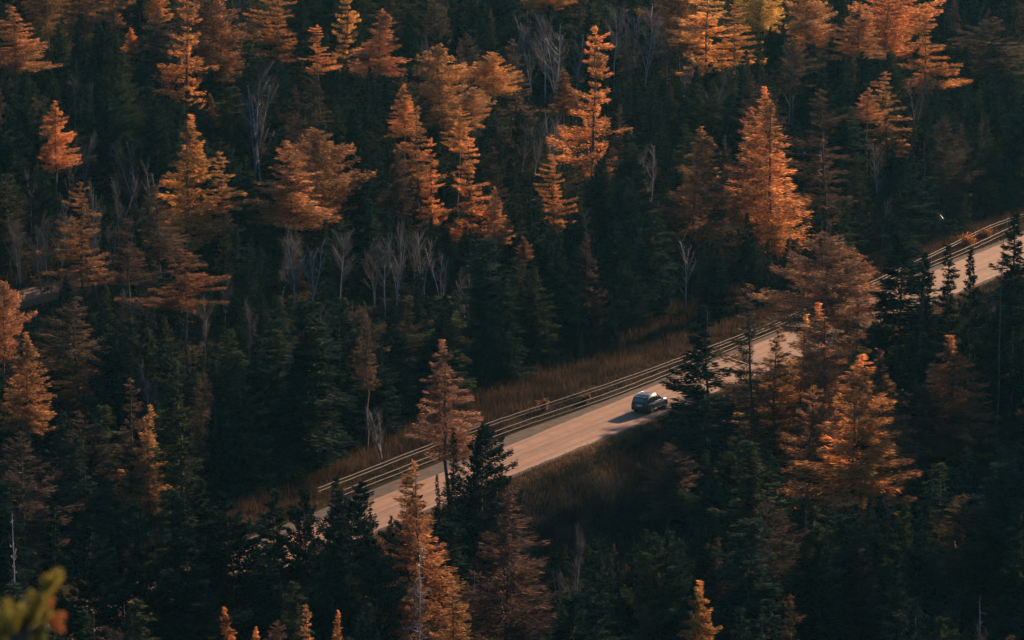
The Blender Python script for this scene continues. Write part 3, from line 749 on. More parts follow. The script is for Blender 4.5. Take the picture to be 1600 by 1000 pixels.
(1,-31.1,289.3,-0.44,3.8,3.8,1.3,'n',0,4.1,('small dark green spruce below the left foreground larch', 37)),
(1,4.1,289.2,-5.02,5.2,5.2,1.7,'n',1,5.6,('small dark green spruce just right of the small dim spruce', 36)),
(2,7.1,290.5,-5.11,5.7,5.7,2.0,'b',1,2.5,('small dark bushy pine just right of the wide grey brown larch', 24)),
(2,11.0,291.8,-5.27,6.0,6.0,2.2,'b',2,4.9,('small dark bushy pine below the dusky larch tip', 23)),
(2,15.8,288.0,-5.74,7.7,7.7,2.6,'b',1,3.4,('slim dark bushy pine just right of the very faint brown larch', 23)),
(1,25.7,288.5,-6.46,10.6,10.6,3.1,'f',1,0.0,12),
(1,28.8,288.0,-6.40,10.9,10.9,2.9,'f',1,2.1,('slim dark green spruce just right of the very dim larch', 34)),
(1,36.2,290.6,-5.65,12.1,12.1,4.0,'n',1,3.4,('broad dark green spruce above the faint dead twiggy tree', 34)),
(1,40.7,291.0,-5.53,12.9,12.9,3.8,'n',1,1.6,12),
(1,-41.2,295.9,0.35,8.4,8.4,2.3,'f',1,3.0,15),
(1,-36.7,293.6,-0.27,10.5,10.5,2.7,'f',1,4.8,15),
(1,-34.5,292.8,-0.43,9.2,9.2,2.8,'f',1,5.6,('broad dark green spruce just left of the left foreground larch', 37)),
(1,-27.2,293.2,-0.21,14.9,14.9,3.8,'f',2,5.8,('slim dark green spruce just right of the left foreground larch', 37)),
(2,16.9,293.3,-5.80,7.1,7.1,2.5,'b',0,5.1,1),
(1,22.8,292.7,-6.31,9.3,9.3,2.4,'n',0,0.4,('slim dark green spruce below the wide low brown larch', 34)),
(1,35.8,296.6,-5.47,10.5,10.5,2.8,'n',2,0.6,12),
(3,-48.7,300.2,1.48,9.0,9.0,3.2,'v',1,1.5,30),
(1,-37.4,298.4,0.01,9.3,9.3,3.2,'f',1,4.4,15),
(1,-33.8,298.5,-0.24,9.9,9.9,2.9,'n',2,2.3,('slim dark green spruce just left of the grey brown narrow larch', 37)),
(2,19.2,298.7,-5.76,12.5,12.5,4.6,'b',2,1.1,('slim dark bushy pine just right of the dusky larch tip', 23)),
(1,35.7,297.9,-5.47,9.7,9.7,3.2,'f',2,0.6,12),
(2,-25.5,304.8,-0.48,9.1,9.1,3.4,'b',1,3.9,('slim dark bushy pine just right of the left foreground larch', 25)),
(2,21.5,304.3,-5.44,9.9,9.9,3.2,'b',1,4.7,('slim dark bushy pine just left of the wide low brown larch', 23)),
(2,25.1,303.3,-5.46,5.2,5.2,1.9,'b',1,3.1,('small dark bushy pine below the wide low brown larch', 23)),
(2,31.7,303.2,-5.34,6.0,6.0,2.5,'b',0,6.2,('small dark bushy pine above the barely lit brown larch', 23)),
(1,39.2,304.4,-6.11,10.6,10.6,2.8,'n',0,0.7,('slim dark green spruce below the dim rust coloured larch', 34)),
(0,-48.6,309.9,2.22,11.5,11.5,4.5,'r',5,4.5,23),
(2,-44.9,308.8,1.87,9.9,9.9,3.1,'b',1,3.2,4),
(1,-39.6,309.1,1.45,6.3,6.3,1.8,'n',1,2.4,('small dark green spruce below the dull brown thin larch', 37)),
(2,-36.3,310.1,0.98,6.3,6.3,2.1,'b',2,1.4,('small dark bushy pine just left of the grey brown narrow larch', 25)),
(1,-30.8,306.1,-0.19,8.6,8.6,2.1,'f',2,2.8,('slim dark green spruce above the left foreground larch', 37)),
(0,-26.7,307.6,-0.39,10.7,10.7,3.2,'c',5,1.1,('slim faded brown larch just right of the left foreground larch', 4)),
(1,-23.3,307.6,-0.49,12.5,12.5,3.8,'f',2,4.8,15),
(1,34.2,309.4,-5.75,5.6,5.6,1.6,'f',2,5.7,('small dark green spruce below the tallest glowing larch', 34)),
(1,42.0,306.4,-6.64,10.8,10.8,2.6,'f',1,0.4,12),
(0,89.4,309.4,-1.14,16.4,16.4,6.5,'r',5,6.2,20),
(3,-32.0,313.7,0.31,9.1,9.1,2.9,'v',1,5.8,('tall grey leafless birch just right of the grey brown narrow larch', 15)),
(0,-27.0,311.0,-0.33,10.0,10.0,4.0,'r',5,5.3,('slim faded brown larch below the lone pale birch', 4)),
(1,-20.1,313.8,-0.49,12.6,12.6,4.3,'n',1,1.9,15),
(1,-18.7,314.2,-0.50,15.8,15.8,5.1,'n',1,5.8,15),
(1,36.9,314.1,-6.40,6.5,6.5,2.1,'n',1,2.5,('small dark green spruce below the very dim brown larch', 34)),
(0,45.5,312.8,-6.67,13.7,13.7,4.3,'c',5,3.9,20),
(3,50.9,314.0,-5.37,16.7,16.7,5.4,'v',1,2.6,29),
(0,66.2,313.0,0.57,12.4,12.4,4.5,'r',5,4.3,20),
(2,87.9,310.5,-0.10,13.7,13.7,4.2,'b',2,3.9,1),
(0,-46.2,316.7,2.76,7.5,7.5,2.6,'c',5,0.1,23),
(2,-34.5,316.1,0.73,11.5,11.5,4.4,'b',0,2.6,('slim dark bushy pine above the grey brown narrow larch', 25)),
(2,-30.0,316.6,0.10,11.3,11.3,4.4,'b',1,4.6,('slim dark bushy pine just right of the grey brown narrow larch', 25)),
(1,-26.9,316.0,-0.30,9.9,9.9,3.2,'f',0,2.9,('broad dark green spruce below the lone pale birch', 37)),
(2,-22.4,319.1,-0.31,9.3,9.3,3.8,'b',1,1.8,4),
(1,-17.3,318.3,-0.49,9.6,9.6,3.0,'f',0,5.9,('broad dark green spruce just left of the thin pale birch', 32)),
(2,36.9,317.4,-6.41,6.2,6.2,2.1,'b',2,6.0,('small dark bushy pine below the very dim brown larch', 23)),
(1,41.3,315.8,-6.62,8.2,8.2,2.1,'f',1,3.8,('slim dark green spruce just right of the very dim brown larch', 34)),
(0,75.7,316.7,8.20,14.5,14.5,4.8,'c',5,0.9,20),
(0,88.1,317.3,1.99,14.4,14.4,4.8,'c',5,0.3,20),
(2,-53.2,321.8,4.06,11.5,11.5,4.0,'b',1,2.5,4),
(1,-40.7,323.4,2.00,9.9,9.9,3.3,'n',1,5.2,('broad dark green spruce just left of the dull brown thin larch', 37)),
(2,-34.5,321.4,0.65,11.5,11.5,4.6,'b',1,3.3,('slim dark bushy pine just right of the dull brown thin larch', 25)),
(1,-32.5,319.8,0.38,11.5,11.5,3.8,'f',2,5.7,('broad dark green spruce above the grey brown narrow larch', 37)),
(2,-27.0,320.3,-0.01,9.5,9.5,2.9,'b',2,0.1,4),
(1,-24.6,319.4,-0.31,10.0,10.0,3.1,'n',2,0.8,15),
(1,-20.7,322.3,-0.24,11.4,11.4,3.6,'n',2,2.0,15),
(1,-15.7,323.5,-0.44,13.0,13.0,3.5,'f',0,2.7,10),
(2,45.8,319.7,-4.91,9.9,9.9,3.8,'b',0,5.5,('slim dark bushy pine just right of the dim rust coloured larch', 23)),
(2,57.9,319.6,2.79,13.0,13.0,5.0,'b',0,0.3,1),
(2,-54.3,327.4,4.92,11.2,11.2,4.7,'b',1,3.2,4),
(0,-51.4,326.5,4.39,11.5,11.5,4.3,'c',5,4.7,23),
(1,-44.1,327.4,2.89,8.5,8.5,2.5,'n',0,1.6,15),
(2,-41.3,325.2,2.15,8.7,8.7,3.4,'b',1,5.2,('slim dark bushy pine just left of the dull brown thin larch', 25)),
(1,-37.5,327.7,1.35,11.5,11.5,3.3,'f',0,4.3,('slim dark green spruce just right of the dull brown thin larch', 37)),
(1,-33.2,326.8,0.65,11.0,11.0,3.0,'n',0,1.3,('slim dark green spruce below the wide patchy orange larch crown', 37)),
(1,-22.4,325.1,0.07,9.9,9.9,3.0,'n',1,4.6,15),
(1,-21.4,325.0,-0.09,11.5,11.5,3.3,'n',1,0.6,15),
(1,-15.0,326.4,-0.39,12.3,12.3,4.4,'f',0,5.1,10),
(0,-46.4,329.8,3.52,7.5,7.5,2.9,'c',5,6.0,23),
(0,-42.3,328.4,2.43,8.7,8.7,2.8,'r',5,2.1,('slim faded brown larch just left of the dull brown thin larch', 4)),
(1,-39.9,332.6,2.04,10.7,10.7,3.3,'f',0,2.0,('broad dark green spruce above the dull brown thin larch', 37)),
(1,-31.8,330.4,0.93,9.9,9.9,2.9,'f',2,5.1,('slim dark green spruce just left of the lone pale birch', 37)),
(2,-28.5,329.5,0.79,6.5,6.5,2.1,'b',2,5.7,('small dark bushy pine below the wide patchy orange larch crown', 25)),
(1,-17.9,331.7,0.14,9.6,9.6,2.7,'n',2,5.9,10),
(0,-14.0,332.5,-0.23,11.6,11.6,3.5,'r',5,2.8,('slim faded brown larch below the clump of pale bare birch', 0)),
(1,-11.9,328.5,-0.47,8.7,8.7,2.4,'n',0,2.1,('slim dark green spruce above the thin pale birch', 32)),
(2,45.2,332.6,1.57,9.9,9.9,3.1,'b',1,0.4,('slim dark bushy pine just right of the second dark spruce spire', 23)),
(2,62.6,328.5,15.84,12.6,12.6,4.2,'b',1,4.2,1),
(1,-42.0,333.7,2.54,10.0,10.0,2.6,'f',0,1.4,('slim dark green spruce just left of the grey brown thin larch', 37)),
(3,-35.2,336.9,2.01,8.9,8.9,2.9,'v',1,1.4,('tall grey leafless birch just left of the wide patchy orange larch crown', 15)),
(2,-27.9,336.7,1.81,4.7,4.7,1.7,'b',1,3.7,('small dark bushy pine below the lone pale birch', 25)),
(1,-26.5,334.8,1.50,7.2,7.2,1.8,'n',2,4.0,('slim dark green spruce just right of the lone pale birch', 37)),
(1,-22.2,336.9,1.38,9.9,9.9,3.3,'f',1,6.0,('broad dark green spruce just left of the clump of pale bare birch', 37)),
(1,-14.5,335.6,-0.10,11.5,11.5,3.5,'n',2,5.0,('broad dark green spruce just right of the pale Y shaped birch', 32)),
(1,-11.7,334.3,-0.33,11.5,11.5,3.7,'f',0,3.2,('broad dark green spruce just left of the pale brown pointed larch', 32)),
(0,55.0,333.7,11.45,14.3,14.3,4.5,'r',5,4.3,20),
(1,-45.0,340.7,3.65,4.7,4.7,1.4,'f',1,3.0,15),
(1,-38.2,338.2,2.40,9.9,9.9,2.5,'f',2,4.9,('slim dark green spruce below the grey brown thin larch', 37)),
(0,-36.4,337.7,2.20,9.8,9.8,3.2,'r',5,1.5,('slim faded brown larch just right of the dull brown thin larch', 4)),
(1,-13.4,337.6,-0.13,9.8,9.8,2.7,'n',2,6.0,10),
(1,-6.6,339.1,-0.44,11.5,11.5,3.4,'f',0,3.4,10),
(1,44.8,340.4,0.52,9.5,9.5,2.5,'f',1,1.8,('slim dark green spruce just right of the second dark spruce spire', 34)),
(2,73.5,339.6,0.45,12.4,12.4,3.9,'b',0,0.4,1),
(2,-37.2,342.4,3.03,8.2,8.2,2.8,'b',0,6.2,('slim dark bushy pine below the grey brown thin larch', 25)),
(0,-22.1,342.4,1.71,8.5,8.5,3.4,'r',5,5.7,('slim faded brown larch below the pale Y shaped birch', 4)),
(1,-16.8,345.6,0.89,8.5,8.5,2.7,'f',1,3.1,10),
(1,-7.2,342.5,-0.31,10.6,10.6,3.8,'n',2,5.4,10),
(3,-53.8,348.2,6.25,6.6,6.6,2.6,'v',1,4.6,30),
(1,-33.9,348.6,3.94,8.8,8.8,2.4,'f',1,0.8,('slim dark green spruce just left of the wide patchy orange larch crown', 37)),
(2,-26.7,347.0,2.78,7.3,7.3,2.2,'b',1,2.2,('slim dark bushy pine just right of the lone pale birch', 25)),
(1,-24.0,346.9,2.25,7.3,7.3,1.8,'n',1,1.8,('slim dark green spruce below the pale Y shaped birch', 37)),
(3,-18.8,348.1,1.28,7.2,7.2,2.3,'v',1,0.5,('tall grey leafless birch below the clump of pale bare birch', 11)),
(0,-10.6,348.7,0.48,8.5,8.5,3.0,'c',5,6.2,('slim faded brown larch above the pale brown pointed larch', 0)),
(2,-2.9,349.0,-0.29,6.5,6.5,2.4,'b',1,0.1,('small dark bushy pine above the pale brown pointed larch', 22)),
(2,48.8,349.7,-2.69,11.1,11.1,4.1,'b',1,1.2,('slim dark bushy pine just right of the dark spruce spire', 23)),
(0,60.2,348.2,-1.35,13.7,13.7,4.1,'c',5,5.7,20),
(1,-43.7,351.4,5.09,5.4,5.4,1.9,'f',0,3.6,('small dark green spruce below the patchy orange larch', 37)),
(0,-35.3,353.4,4.80,7.0,7.0,2.2,'r',5,4.9,('small faded brown larch just left of the wide patchy orange larch crown', 4)),
(2,-21.8,354.6,2.17,5.5,5.5,1.7,'b',2,0.6,('small dark bushy pine below the pale Y shaped birch', 25)),
(1,-18.0,352.5,1.44,6.3,6.3,1.9,'f',1,0.9,('small dark green spruce below the clump of pale bare birch', 32)),
(1,-8.5,352.1,0.65,8.5,8.5,2.1,'n',0,5.7,10),
(1,-5.5,353.2,0.28,5.3,5.3,1.4,'n',0,1.7,('small dark green spruce above the pale brown pointed larch', 32)),
(1,-1.0,352.2,-0.29,11.1,11.1,3.2,'n',1,5.7,10),
(1,-26.4,358.3,3.34,9.9,9.9,2.6,'f',1,1.3,('slim dark green spruce above the lone pale birch', 37)),
(1,-10.1,357.5,1.45,5.4,5.4,1.7,'f',2,3.8,10),
(1,-0.6,357.9,-0.11,9.5,9.5,2.8,'f',1,5.1,10),
(1,2.7,359.6,-0.31,10.2,10.2,3.3,'f',2,4.5,10),
(0,-50.9,364.0,7.92,9.9,9.9,3.9,'r',5,3.7,('slim faded brown larch just left of the patchy orange larch', 4)),
(3,-47.0,362.5,7.47,6.8,6.8,2.7,'v',1,1.2,('small grey leafless birch below the thin grey birch', 15)),
(1,-27.4,361.2,3.75,9.9,9.9,2.9,'f',1,4.6,('slim dark green spruce below the very broad orange larch', 37)),
(1,-1.8,363.3,0.44,11.5,11.5,3.9,'n',1,2.4,('broad dark green spruce just left of the tiny dull orange larch top', 32)),
(1,1.6,360.6,-0.23,9.4,9.4,3.3,'f',2,2.3,10),
(2,6.6,360.6,-0.45,3.4,3.4,1.3,'b',0,1.0,0),
(1,48.5,361.3,-4.97,11.4,11.4,2.8,'f',1,0.1,('slim dark green spruce just right of the dark spruce spire', 34)),
(2,-51.4,365.3,8.17,10.0,10.0,3.4,'b',2,0.9,('slim dark bushy pine below the isolated cone shaped orange larch', 26)),
(3,-45.8,364.9,7.80,7.6,7.6,2.5,'v',1,2.5,('tall grey leafless birch just left of the patchy orange larch', 16)),
(3,-42.8,366.7,7.68,9.1,9.1,3.2,'v',1,5.6,('tall grey leafless birch just right of the patchy orange larch', 16)),
(1,-29.1,365.7,4.49,8.3,8.3,2.8,'f',2,1.0,('broad dark green spruce just right of the wide patchy orange larch crown', 37)),
(1,-25.4,364.7,3.73,7.3,7.3,2.3,'f',1,5.9,('broad dark green spruce just left of the pale Y shaped birch', 37)),
(0,1.3,365.3,-0.06,9.6,9.6,2.9,'r',5,3.3,('slim faded brown larch below the tiny dull orange larch top', 0)),
(1,5.0,367.4,-0.37,11.5,11.5,3.4,'f',1,3.3,10),
(1,10.2,366.1,-0.46,5.2,5.2,1.5,'f',1,0.8,10),
(0,54.5,368.3,-4.97,11.4,11.4,3.9,'c',5,5.3,20),
(0,61.6,367.4,-5.20,16.5,16.5,5.4,'r',5,4.6,20),
(0,-51.6,369.9,9.02,8.5,8.5,3.3,'c',5,1.7,('slim faded brown larch just left of the thin grey birch', 5)),
(2,-48.3,371.8,9.06,8.5,8.5,3.2,'b',1,3.3,('slim dark bushy pine just left of the patchy orange larch', 26)),
(0,-22.7,372.3,4.59,7.3,7.3,2.4,'c',5,3.5,('slim faded brown larch above the pale Y shaped birch', 4)),
(2,-17.8,372.8,4.09,8.5,8.5,2.9,'b',2,1.8,('slim dark bushy pine above the clump of pale bare birch', 22)),
(1,0.5,369.2,0.14,8.6,8.6,2.6,'n',1,1.4,('broad dark green spruce below the tiny dull orange larch top', 32)),
(0,7.9,370.7,-0.35,11.5,11.5,3.6,'r',5,6.1,('slim faded brown larch just right of the tiny dull orange larch top', 0)),
(2,12.3,371.8,-0.42,8.5,8.5,3.6,'b',1,4.7,0),
(0,64.1,369.7,-5.54,15.3,15.3,6.1,'r',5,5.1,20),
(2,-55.8,374.9,9.94,8.7,8.7,2.7,'b',0,1.0,5),
(3,-50.2,375.8,9.74,6.8,6.8,2.8,'v',1,6.1,('small grey leafless birch below the isolated cone shaped orange larch', 16)),
(2,-39.4,376.6,7.65,4.9,4.9,1.9,'b',2,2.1,('small dark bushy pine above the grey brown thin larch', 26)),
(1,-14.5,374.6,3.62,10.5,10.5,3.1,'n',1,1.5,('slim dark green spruce just right of the clump of pale bare birch', 32)),
(1,-3.9,373.8,0.82,9.9,9.9,3.1,'f',1,0.9,10),
(2,0.1,375.4,0.25,7.3,7.3,2.5,'b',0,0.4,('slim dark bushy pine below the tiny dull orange larch top', 22)),
(1,8.0,373.4,-0.33,11.3,11.3,4.0,'f',1,1.6,10),
(3,57.3,376.7,-5.01,12.4,12.4,5.0,'v',1,2.7,29),
(2,67.0,376.1,-5.68,15.2,15.2,4.6,'b',1,4.1,1),
(0,-49.8,380.2,10.05,7.1,7.1,2.7,'c',5,1.2,('slim faded brown larch below the isolated cone shaped orange larch', 5)),
(3,-41.4,378.0,8.17,7.9,7.9,2.7,'v',1,3.6,('tall grey leafless birch above the grey brown thin larch', 16)),
(2,-29.9,380.9,6.70,11.5,11.5,3.9,'b',1,5.3,('slim dark bushy pine below the tall pale dead birch', 26)),
(1,-22.3,380.0,5.66,5.4,5.4,1.6,'f',1,3.7,('small dark green spruce above the pale Y shaped birch', 38)),
(1,-19.3,379.1,4.99,6.3,6.3,1.6,'n',1,6.2,('small dark green spruce above the clump of pale bare birch', 32)),
(1,-12.9,378.2,3.33,8.5,8.5,2.6,'f',0,4.8,10),
(1,-4.5,382.0,1.31,7.7,7.7,1.9,'n',2,2.2,('slim dark green spruce below the slim dim orange larch', 32)),
(1,10.2,377.9,-0.19,11.5,11.5,3.6,'n',0,0.9,10),
(1,15.2,381.5,-0.29,11.8,11.8,3.3,'n',1,0.8,('slim dark green spruce below the second slender green spruce', 33)),
(1,21.8,380.7,-0.50,8.4,8.4,2.7,'f',0,5.8,11),
(3,-57.0,384.4,11.24,6.5,6.5,2.4,'v',1,5.8,31),
(1,-53.8,383.6,10.85,11.5,11.5,4.1,'f',0,4.0,16),
(1,-50.6,386.2,10.42,11.5,11.5,3.4,'f',0,1.4,('slim dark green spruce just left of the isolated cone shaped orange larch', 38)),
(2,-40.1,384.3,8.33,3.4,3.4,1.4,'b',2,3.6,('small dark bushy pine just left of the thin brown larch', 26)),
(3,-38.2,385.2,8.16,8.0,8.0,2.8,'v',1,5.1,('tall grey leafless birch just left of the tall orange larch cone', 16)),
(1,-32.5,384.8,7.56,11.5,11.5,4.0,'n',1,2.5,('broad dark green spruce just right of the tall orange larch cone', 38)),
(1,-27.8,384.6,7.06,8.5,8.5,2.9,'n',2,0.4,('broad dark green spruce just left of the very broad orange larch', 38)),
(3,-12.2,384.7,3.25,7.3,7.3,2.6,'v',1,6.2,('tall grey leafless birch below the rusty shaded larch', 11)),
(1,-11.1,386.1,3.00,7.0,7.0,2.4,'f',2,0.8,('broad dark green spruce below the rusty shaded larch', 32)),
(1,-6.0,382.8,1.63,7.3,7.3,2.4,'n',1,2.4,('broad dark green spruce just left of the slim dim orange larch', 32)),
(1,4.0,384.7,0.92,8.5,8.5,2.9,'f',1,3.8,('broad dark green spruce just right of the tiny dull orange larch top', 32)),
(1,7.4,384.8,0.73,8.5,8.5,2.8,'f',0,5.6,10),
(2,11.4,384.6,0.28,10.9,10.9,3.7,'b',0,1.0,('slim dark bushy pine just left of the large dusky orange cone', 22)),
(1,21.7,382.7,-0.49,8.6,8.6,3.0,'f',0,0.2,11),
(1,26.3,386.1,-0.48,7.5,7.5,2.0,'n',1,2.0,('slim dark green spruce above the sparse brown larch', 33)),
(2,55.6,384.8,-3.78,7.7,7.7,2.9,'b',0,4.5,1),
(2,-53.2,390.6,11.02,11.5,11.5,4.3,'b',1,3.6,('slim dark bushy pine just left of the isolated cone shaped orange larch', 26)),
(1,-52.0,390.1,10.76,10.8,10.8,2.9,'f',1,4.1,('slim dark green spruce just left of the thin grey birch', 38)),
(2,-31.5,390.9,8.33,9.9,9.9,3.5,'b',2,5.9,('slim dark bushy pine just right of the tall orange larch cone', 26)),
(2,-18.8,390.3,5.36,4.6,4.6,1.5,'b',1,3.6,('small dark bushy pine below the browner broad larch', 28)),
(1,-16.2,390.8,4.60,10.5,10.5,3.6,'n',0,4.7,('broad dark green spruce just left of the bright layered larch', 40)),
(1,-9.3,387.9,2.72,6.6,6.6,1.6,'n',0,1.6,('small dark green spruce below the tall orange larch', 32)),
(2,-6.9,388.8,2.40,5.5,5.5,2.2,'b',1,0.2,('small dark bushy pine just left of the slim dim orange larch', 22)),
(1,0.4,389.4,1.81,11.5,11.5,3.1,'f',2,1.9,('slim dark green spruce just right of the slim dim orange larch', 32)),
(1,1.8,386.9,1.34,10.7,10.7,3.6,'n',1,3.0,('broad dark green spruce above the tiny dull orange larch top', 32)),
(2,6.3,390.3,1.34,8.1,8.1,2.6,'b',1,0.3,('slim dark bushy pine below the small ragged bright orange larch', 22)),
(1,11.1,389.2,0.58,11.2,11.2,3.5,'f',0,5.7,10),
(1,20.9,387.5,-0.40,7.6,7.6,2.1,'f',1,2.0,11),
(1,27.6,389.2,-0.50,7.5,7.5,2.1,'f',1,1.5,11),
(0,-55.8,393.8,11.55,11.5,11.5,3.8,'c',5,2.8,24),
(0,-51.7,392.9,10.74,11.5,11.5,3.5,'c',5,4.5,('slim faded brown larch just left of the isolated cone shaped orange larch', 5)),
(1,-42.9,391.4,9.32,8.3,8.3,2.3,'f',2,2.3,('slim dark green spruce just right of the thin grey birch', 38)),
(1,-25.1,393.5,7.27,11.4,11.4,3.5,'f',1,2.3,('broad dark green spruce above the very broad orange larch', 38)),
(1,-15.0,395.5,4.58,11.5,11.5,3.0,'f',1,1.1,('slim dark green spruce just left of the rusty shaded larch', 40)),
(1,-8.5,391.5,2.99,6.2,6.2,2.2,'f',2,5.7,('small dark green spruce below the bright layered larch', 40)),
(2,3.4,394.1,2.13,6.5,6.5,2.4,'b',0,0.9,('small dark bushy pine just right of the tiny dull orange larch top', 28)),
(3,13.1,395.1,0.46,6.9,6.9,2.4,'v',1,2.1,('small grey leafless birch below the pale slender birch', 11)),
(1,18.2,394.3,-0.11,6.3,6.3,1.9,'n',2,6.0,11),
(1,20.0,394.6,-0.28,6.3,6.3,1.9,'f',1,5.7,('small dark green spruce below the large dusky orange cone', 33)),
(1,26.4,393.5,-0.45,6.3,6.3,1.9,'f',0,6.0,11),
(1,30.4,392.9,-0.48,7.0,7.0,1.8,'f',1,5.3,11),
(2,-64.3,398.2,13.07,11.5,11.5,3.7,'b',2,1.0,5),
(0,-47.0,400.1,10.47,6.5,6.5,2.3,'r',5,0.5,('small faded brown larch just right of the thin grey birch', 5)),
(1,-43.4,399.2,10.18,6.4,6.4,1.9,'f',1,1.4,('small dark green spruce below the bushy green pine', 38)),
(2,-38.6,399.6,9.97,10.9,10.9,3.8,'b',1,1.1,('slim dark bushy pine above the bushy olive pine', 26)),
(1,-35.7,397.9,9.54,11.5,11.5,3.2,'n',1,6.2,('slim dark green spruce just left of the small slim orange larch top', 38)),
(1,-25.8,395.9,7.52,9.9,9.9,2.8,'f',1,5.8,('slim dark green spruce below the tall pale dead birch', 38)),
(2,-11.7,396.7,4.14,7.9,7.9,2.7,'b',0,4.9,('slim dark bushy pine below the rusty shaded larch', 28)),
(1,-1.7,396.7,3.14,9.3,9.3,2.5,'f',2,5.6,('slim dark green spruce above the slim dim orange larch', 40)),
(2,3.2,400.0,2.72,9.9,9.9,4.1,'b',1,5.8,('broad dark bushy pine just left of the small ragged bright orange larch', 28)),
(2,12.5,399.6,0.72,11.5,11.5,3.7,'b',1,4.5,('slim dark bushy pine below the pale slender birch', 22)),
(1,15.0,396.4,0.29,8.7,8.7,2.3,'n',0,0.6,('slim dark green spruce below the pale slender birch', 33)),
(1,31.0,396.8,-0.50,6.2,6.2,1.9,'n',1,4.6,('small dark green spruce just left of the big brown larch', 33)),
(1,33.0,399.1,-0.50,5.5,5.5,1.4,'n',0,5.4,('small dark green spruce above the big brown larch', 33)),
(2,-52.3,402.9,11.16,11.2,11.2,3.9,'b',2,4.1,('slim dark bushy pine above the isolated cone shaped orange larch', 26)),
(1,-43.0,401.8,10.46,6.3,6.3,2.1,'n',1,4.1,('small dark green spruce just right of the bushy green pine', 38)),
(2,-37.9,401.5,10.08,8.8,8.8,2.8,'b',0,0.6,('slim dark bushy pine just right of the bushy olive pine', 26)),
(0,-24.3,404.6,7.18,11.5,11.5,3.6,'c',5,0.2,('slim faded brown larch above the browner broad larch', 5)),
(2,-21.1,401.5,6.34,11.5,11.5,4.2,'b',1,6.2,('slim dark bushy pine above the browner broad larch', 28)),
(2,-16.3,404.4,5.80,10.8,10.8,3.5,'b',2,4.7,('slim dark bushy pine just left of the tall orange larch', 28)),
(2,-7.5,403.2,4.81,6.3,6.3,2.6,'b',0,3.2,('small dark bushy pine below the bright layered larch', 28)),
(0,-1.7,401.9,3.86,11.5,11.5,4.0,'c',5,3.1,('slim faded brown larch above the slim dim orange larch', 7)),
(1,7.2,400.7,1.86,9.2,9.2,2.3,'n',2,3.6,('slim dark green spruce below the small ragged bright orange larch', 40)),
(3,8.5,400.9,1.57,6.5,6.5,2.2,'v',1,2.0,('small grey leafless birch below the small ragged bright orange larch', 18)),
(1,26.0,401.9,-0.13,8.0,8.0,2.6,'f',1,2.0,('broad dark green spruce just right of the large dusky orange cone', 33)),
(1,34.1,404.3,-0.49,8.8,8.8,3.1,'n',1,3.7,('broad dark green spruce below the large bright orange larch', 33)),
(1,36.1,400.5,-0.35,10.0,10.0,2.8,'n',2,1.7,('slim dark green spruce below the grey brown nearly bare larch', 33)),
(0,62.9,403.5,-2.13,13.9,13.9,5.4,'c',5,1.8,20),
(0,-63.3,405.9,13.22,11.5,11.5,3.6,'c',5,4.2,24),
(1,-54.2,405.7,11.57,11.5,11.5,3.1,'n',0,0.3,('slim dark green spruce below the pale orange larch', 38)),
(1,-47.4,407.6,11.29,10.2,10.2,2.5,'f',1,5.5,('slim dark green spruce just left of the bushy green pine', 38)),
(2,-44.9,409.1,11.31,11.5,11.5,3.9,'b',2,5.2,('slim dark bushy pine above the bushy green pine', 26)),
(1,-40.8,407.3,10.81,8.9,8.9,3.1,'n',1,3.4,('broad dark green spruce above the bushy olive pine', 38)),
(1,-17.1,408.7,6.49,11.5,11.5,3.5,'f',1,0.6,('broad dark green spruce just left of the pale orange round topped larch', 40)),
(2,-14.0,407.8,6.13,8.6,8.6,3.1,'b',2,5.1,('slim dark bushy pine just left of the rusty shaded larch', 28)),
(2,-7.6,406.8,5.39,6.5,6.5,2.5,'b',2,0.7,('small dark bushy pine just right of the bright layered larch', 28)),
(1,-3.2,408.7,4.85,11.2,11.2,2.7,'f',1,4.5,('slim dark green spruce below the bright orange larch crown', 40)),
(1,-0.3,408.7,4.19,8.5,8.5,2.6,'f',0,5.9,('broad dark green spruce just left of the small ragged bright orange larch', 40)),
(1,18.1,404.9,0.87,11.5,11.5,3.1,'f',1,1.8,('slim dark green spruce just left of the large dusky orange cone', 39)),
(3,35.2,405.6,-0.49,6.7,6.7,2.5,'v',1,0.1,('small grey leafless birch above the big brown larch', 12)),
(0,64.8,405.0,-2.56,14.7,14.7,5.1,'r',5,3.5,20),
(2,-64.3,411.2,13.59,10.8,10.8,3.3,'b',2,1.5,5),
(2,-55.2,412.5,12.24,10.2,10.2,3.5,'b',2,1.2,('slim dark bushy pine below the brownish orange larch', 26)),
(3,-49.2,409.8,11.60,7.6,7.6,2.5,'v',1,2.5,('tall grey leafless birch just right of the isolated cone shaped orange larch', 16)),
(2,-36.9,413.5,10.19,9.9,9.9,3.9,'b',1,5.9,('slim dark bushy pine just left of the small slim orange larch top', 26)),
(1,-23.2,409.6,7.25,11.5,11.5,3.7,'f',1,5.5,('broad dark green spruce above the browner broad larch', 40)),
(1,-19.7,411.5,7.09,11.5,11.5,2.8,'f',2,3.9,('slim dark green spruce just right of the very broad orange larch', 40)),
(3,0.5,411.7,4.21,7.3,7.3,2.6,'v',1,4.6,('tall grey leafless birch above the slim dim orange larch', 18)),
(1,10.9,412.4,2.52,9.9,9.9,3.3,'f',1,0.2,('broad dark green spruce just right of the small ragged bright orange larch', 40)),
(2,13.4,410.7,2.04,10.3,10.3,3.6,'b',0,5.4,('slim dark bushy pine just left of the pale slender birch', 28)),
(0,22.3,411.0,1.49,11.5,11.5,3.4,'c',5,0.8,('slim faded brown larch just right of the large dusky orange cone', 6)),
(1,39.7,412.0,-0.50,8.3,8.3,2.5,'f',1,1.6,('broad dark green spruce just right of the large bright orange larch', 39)),
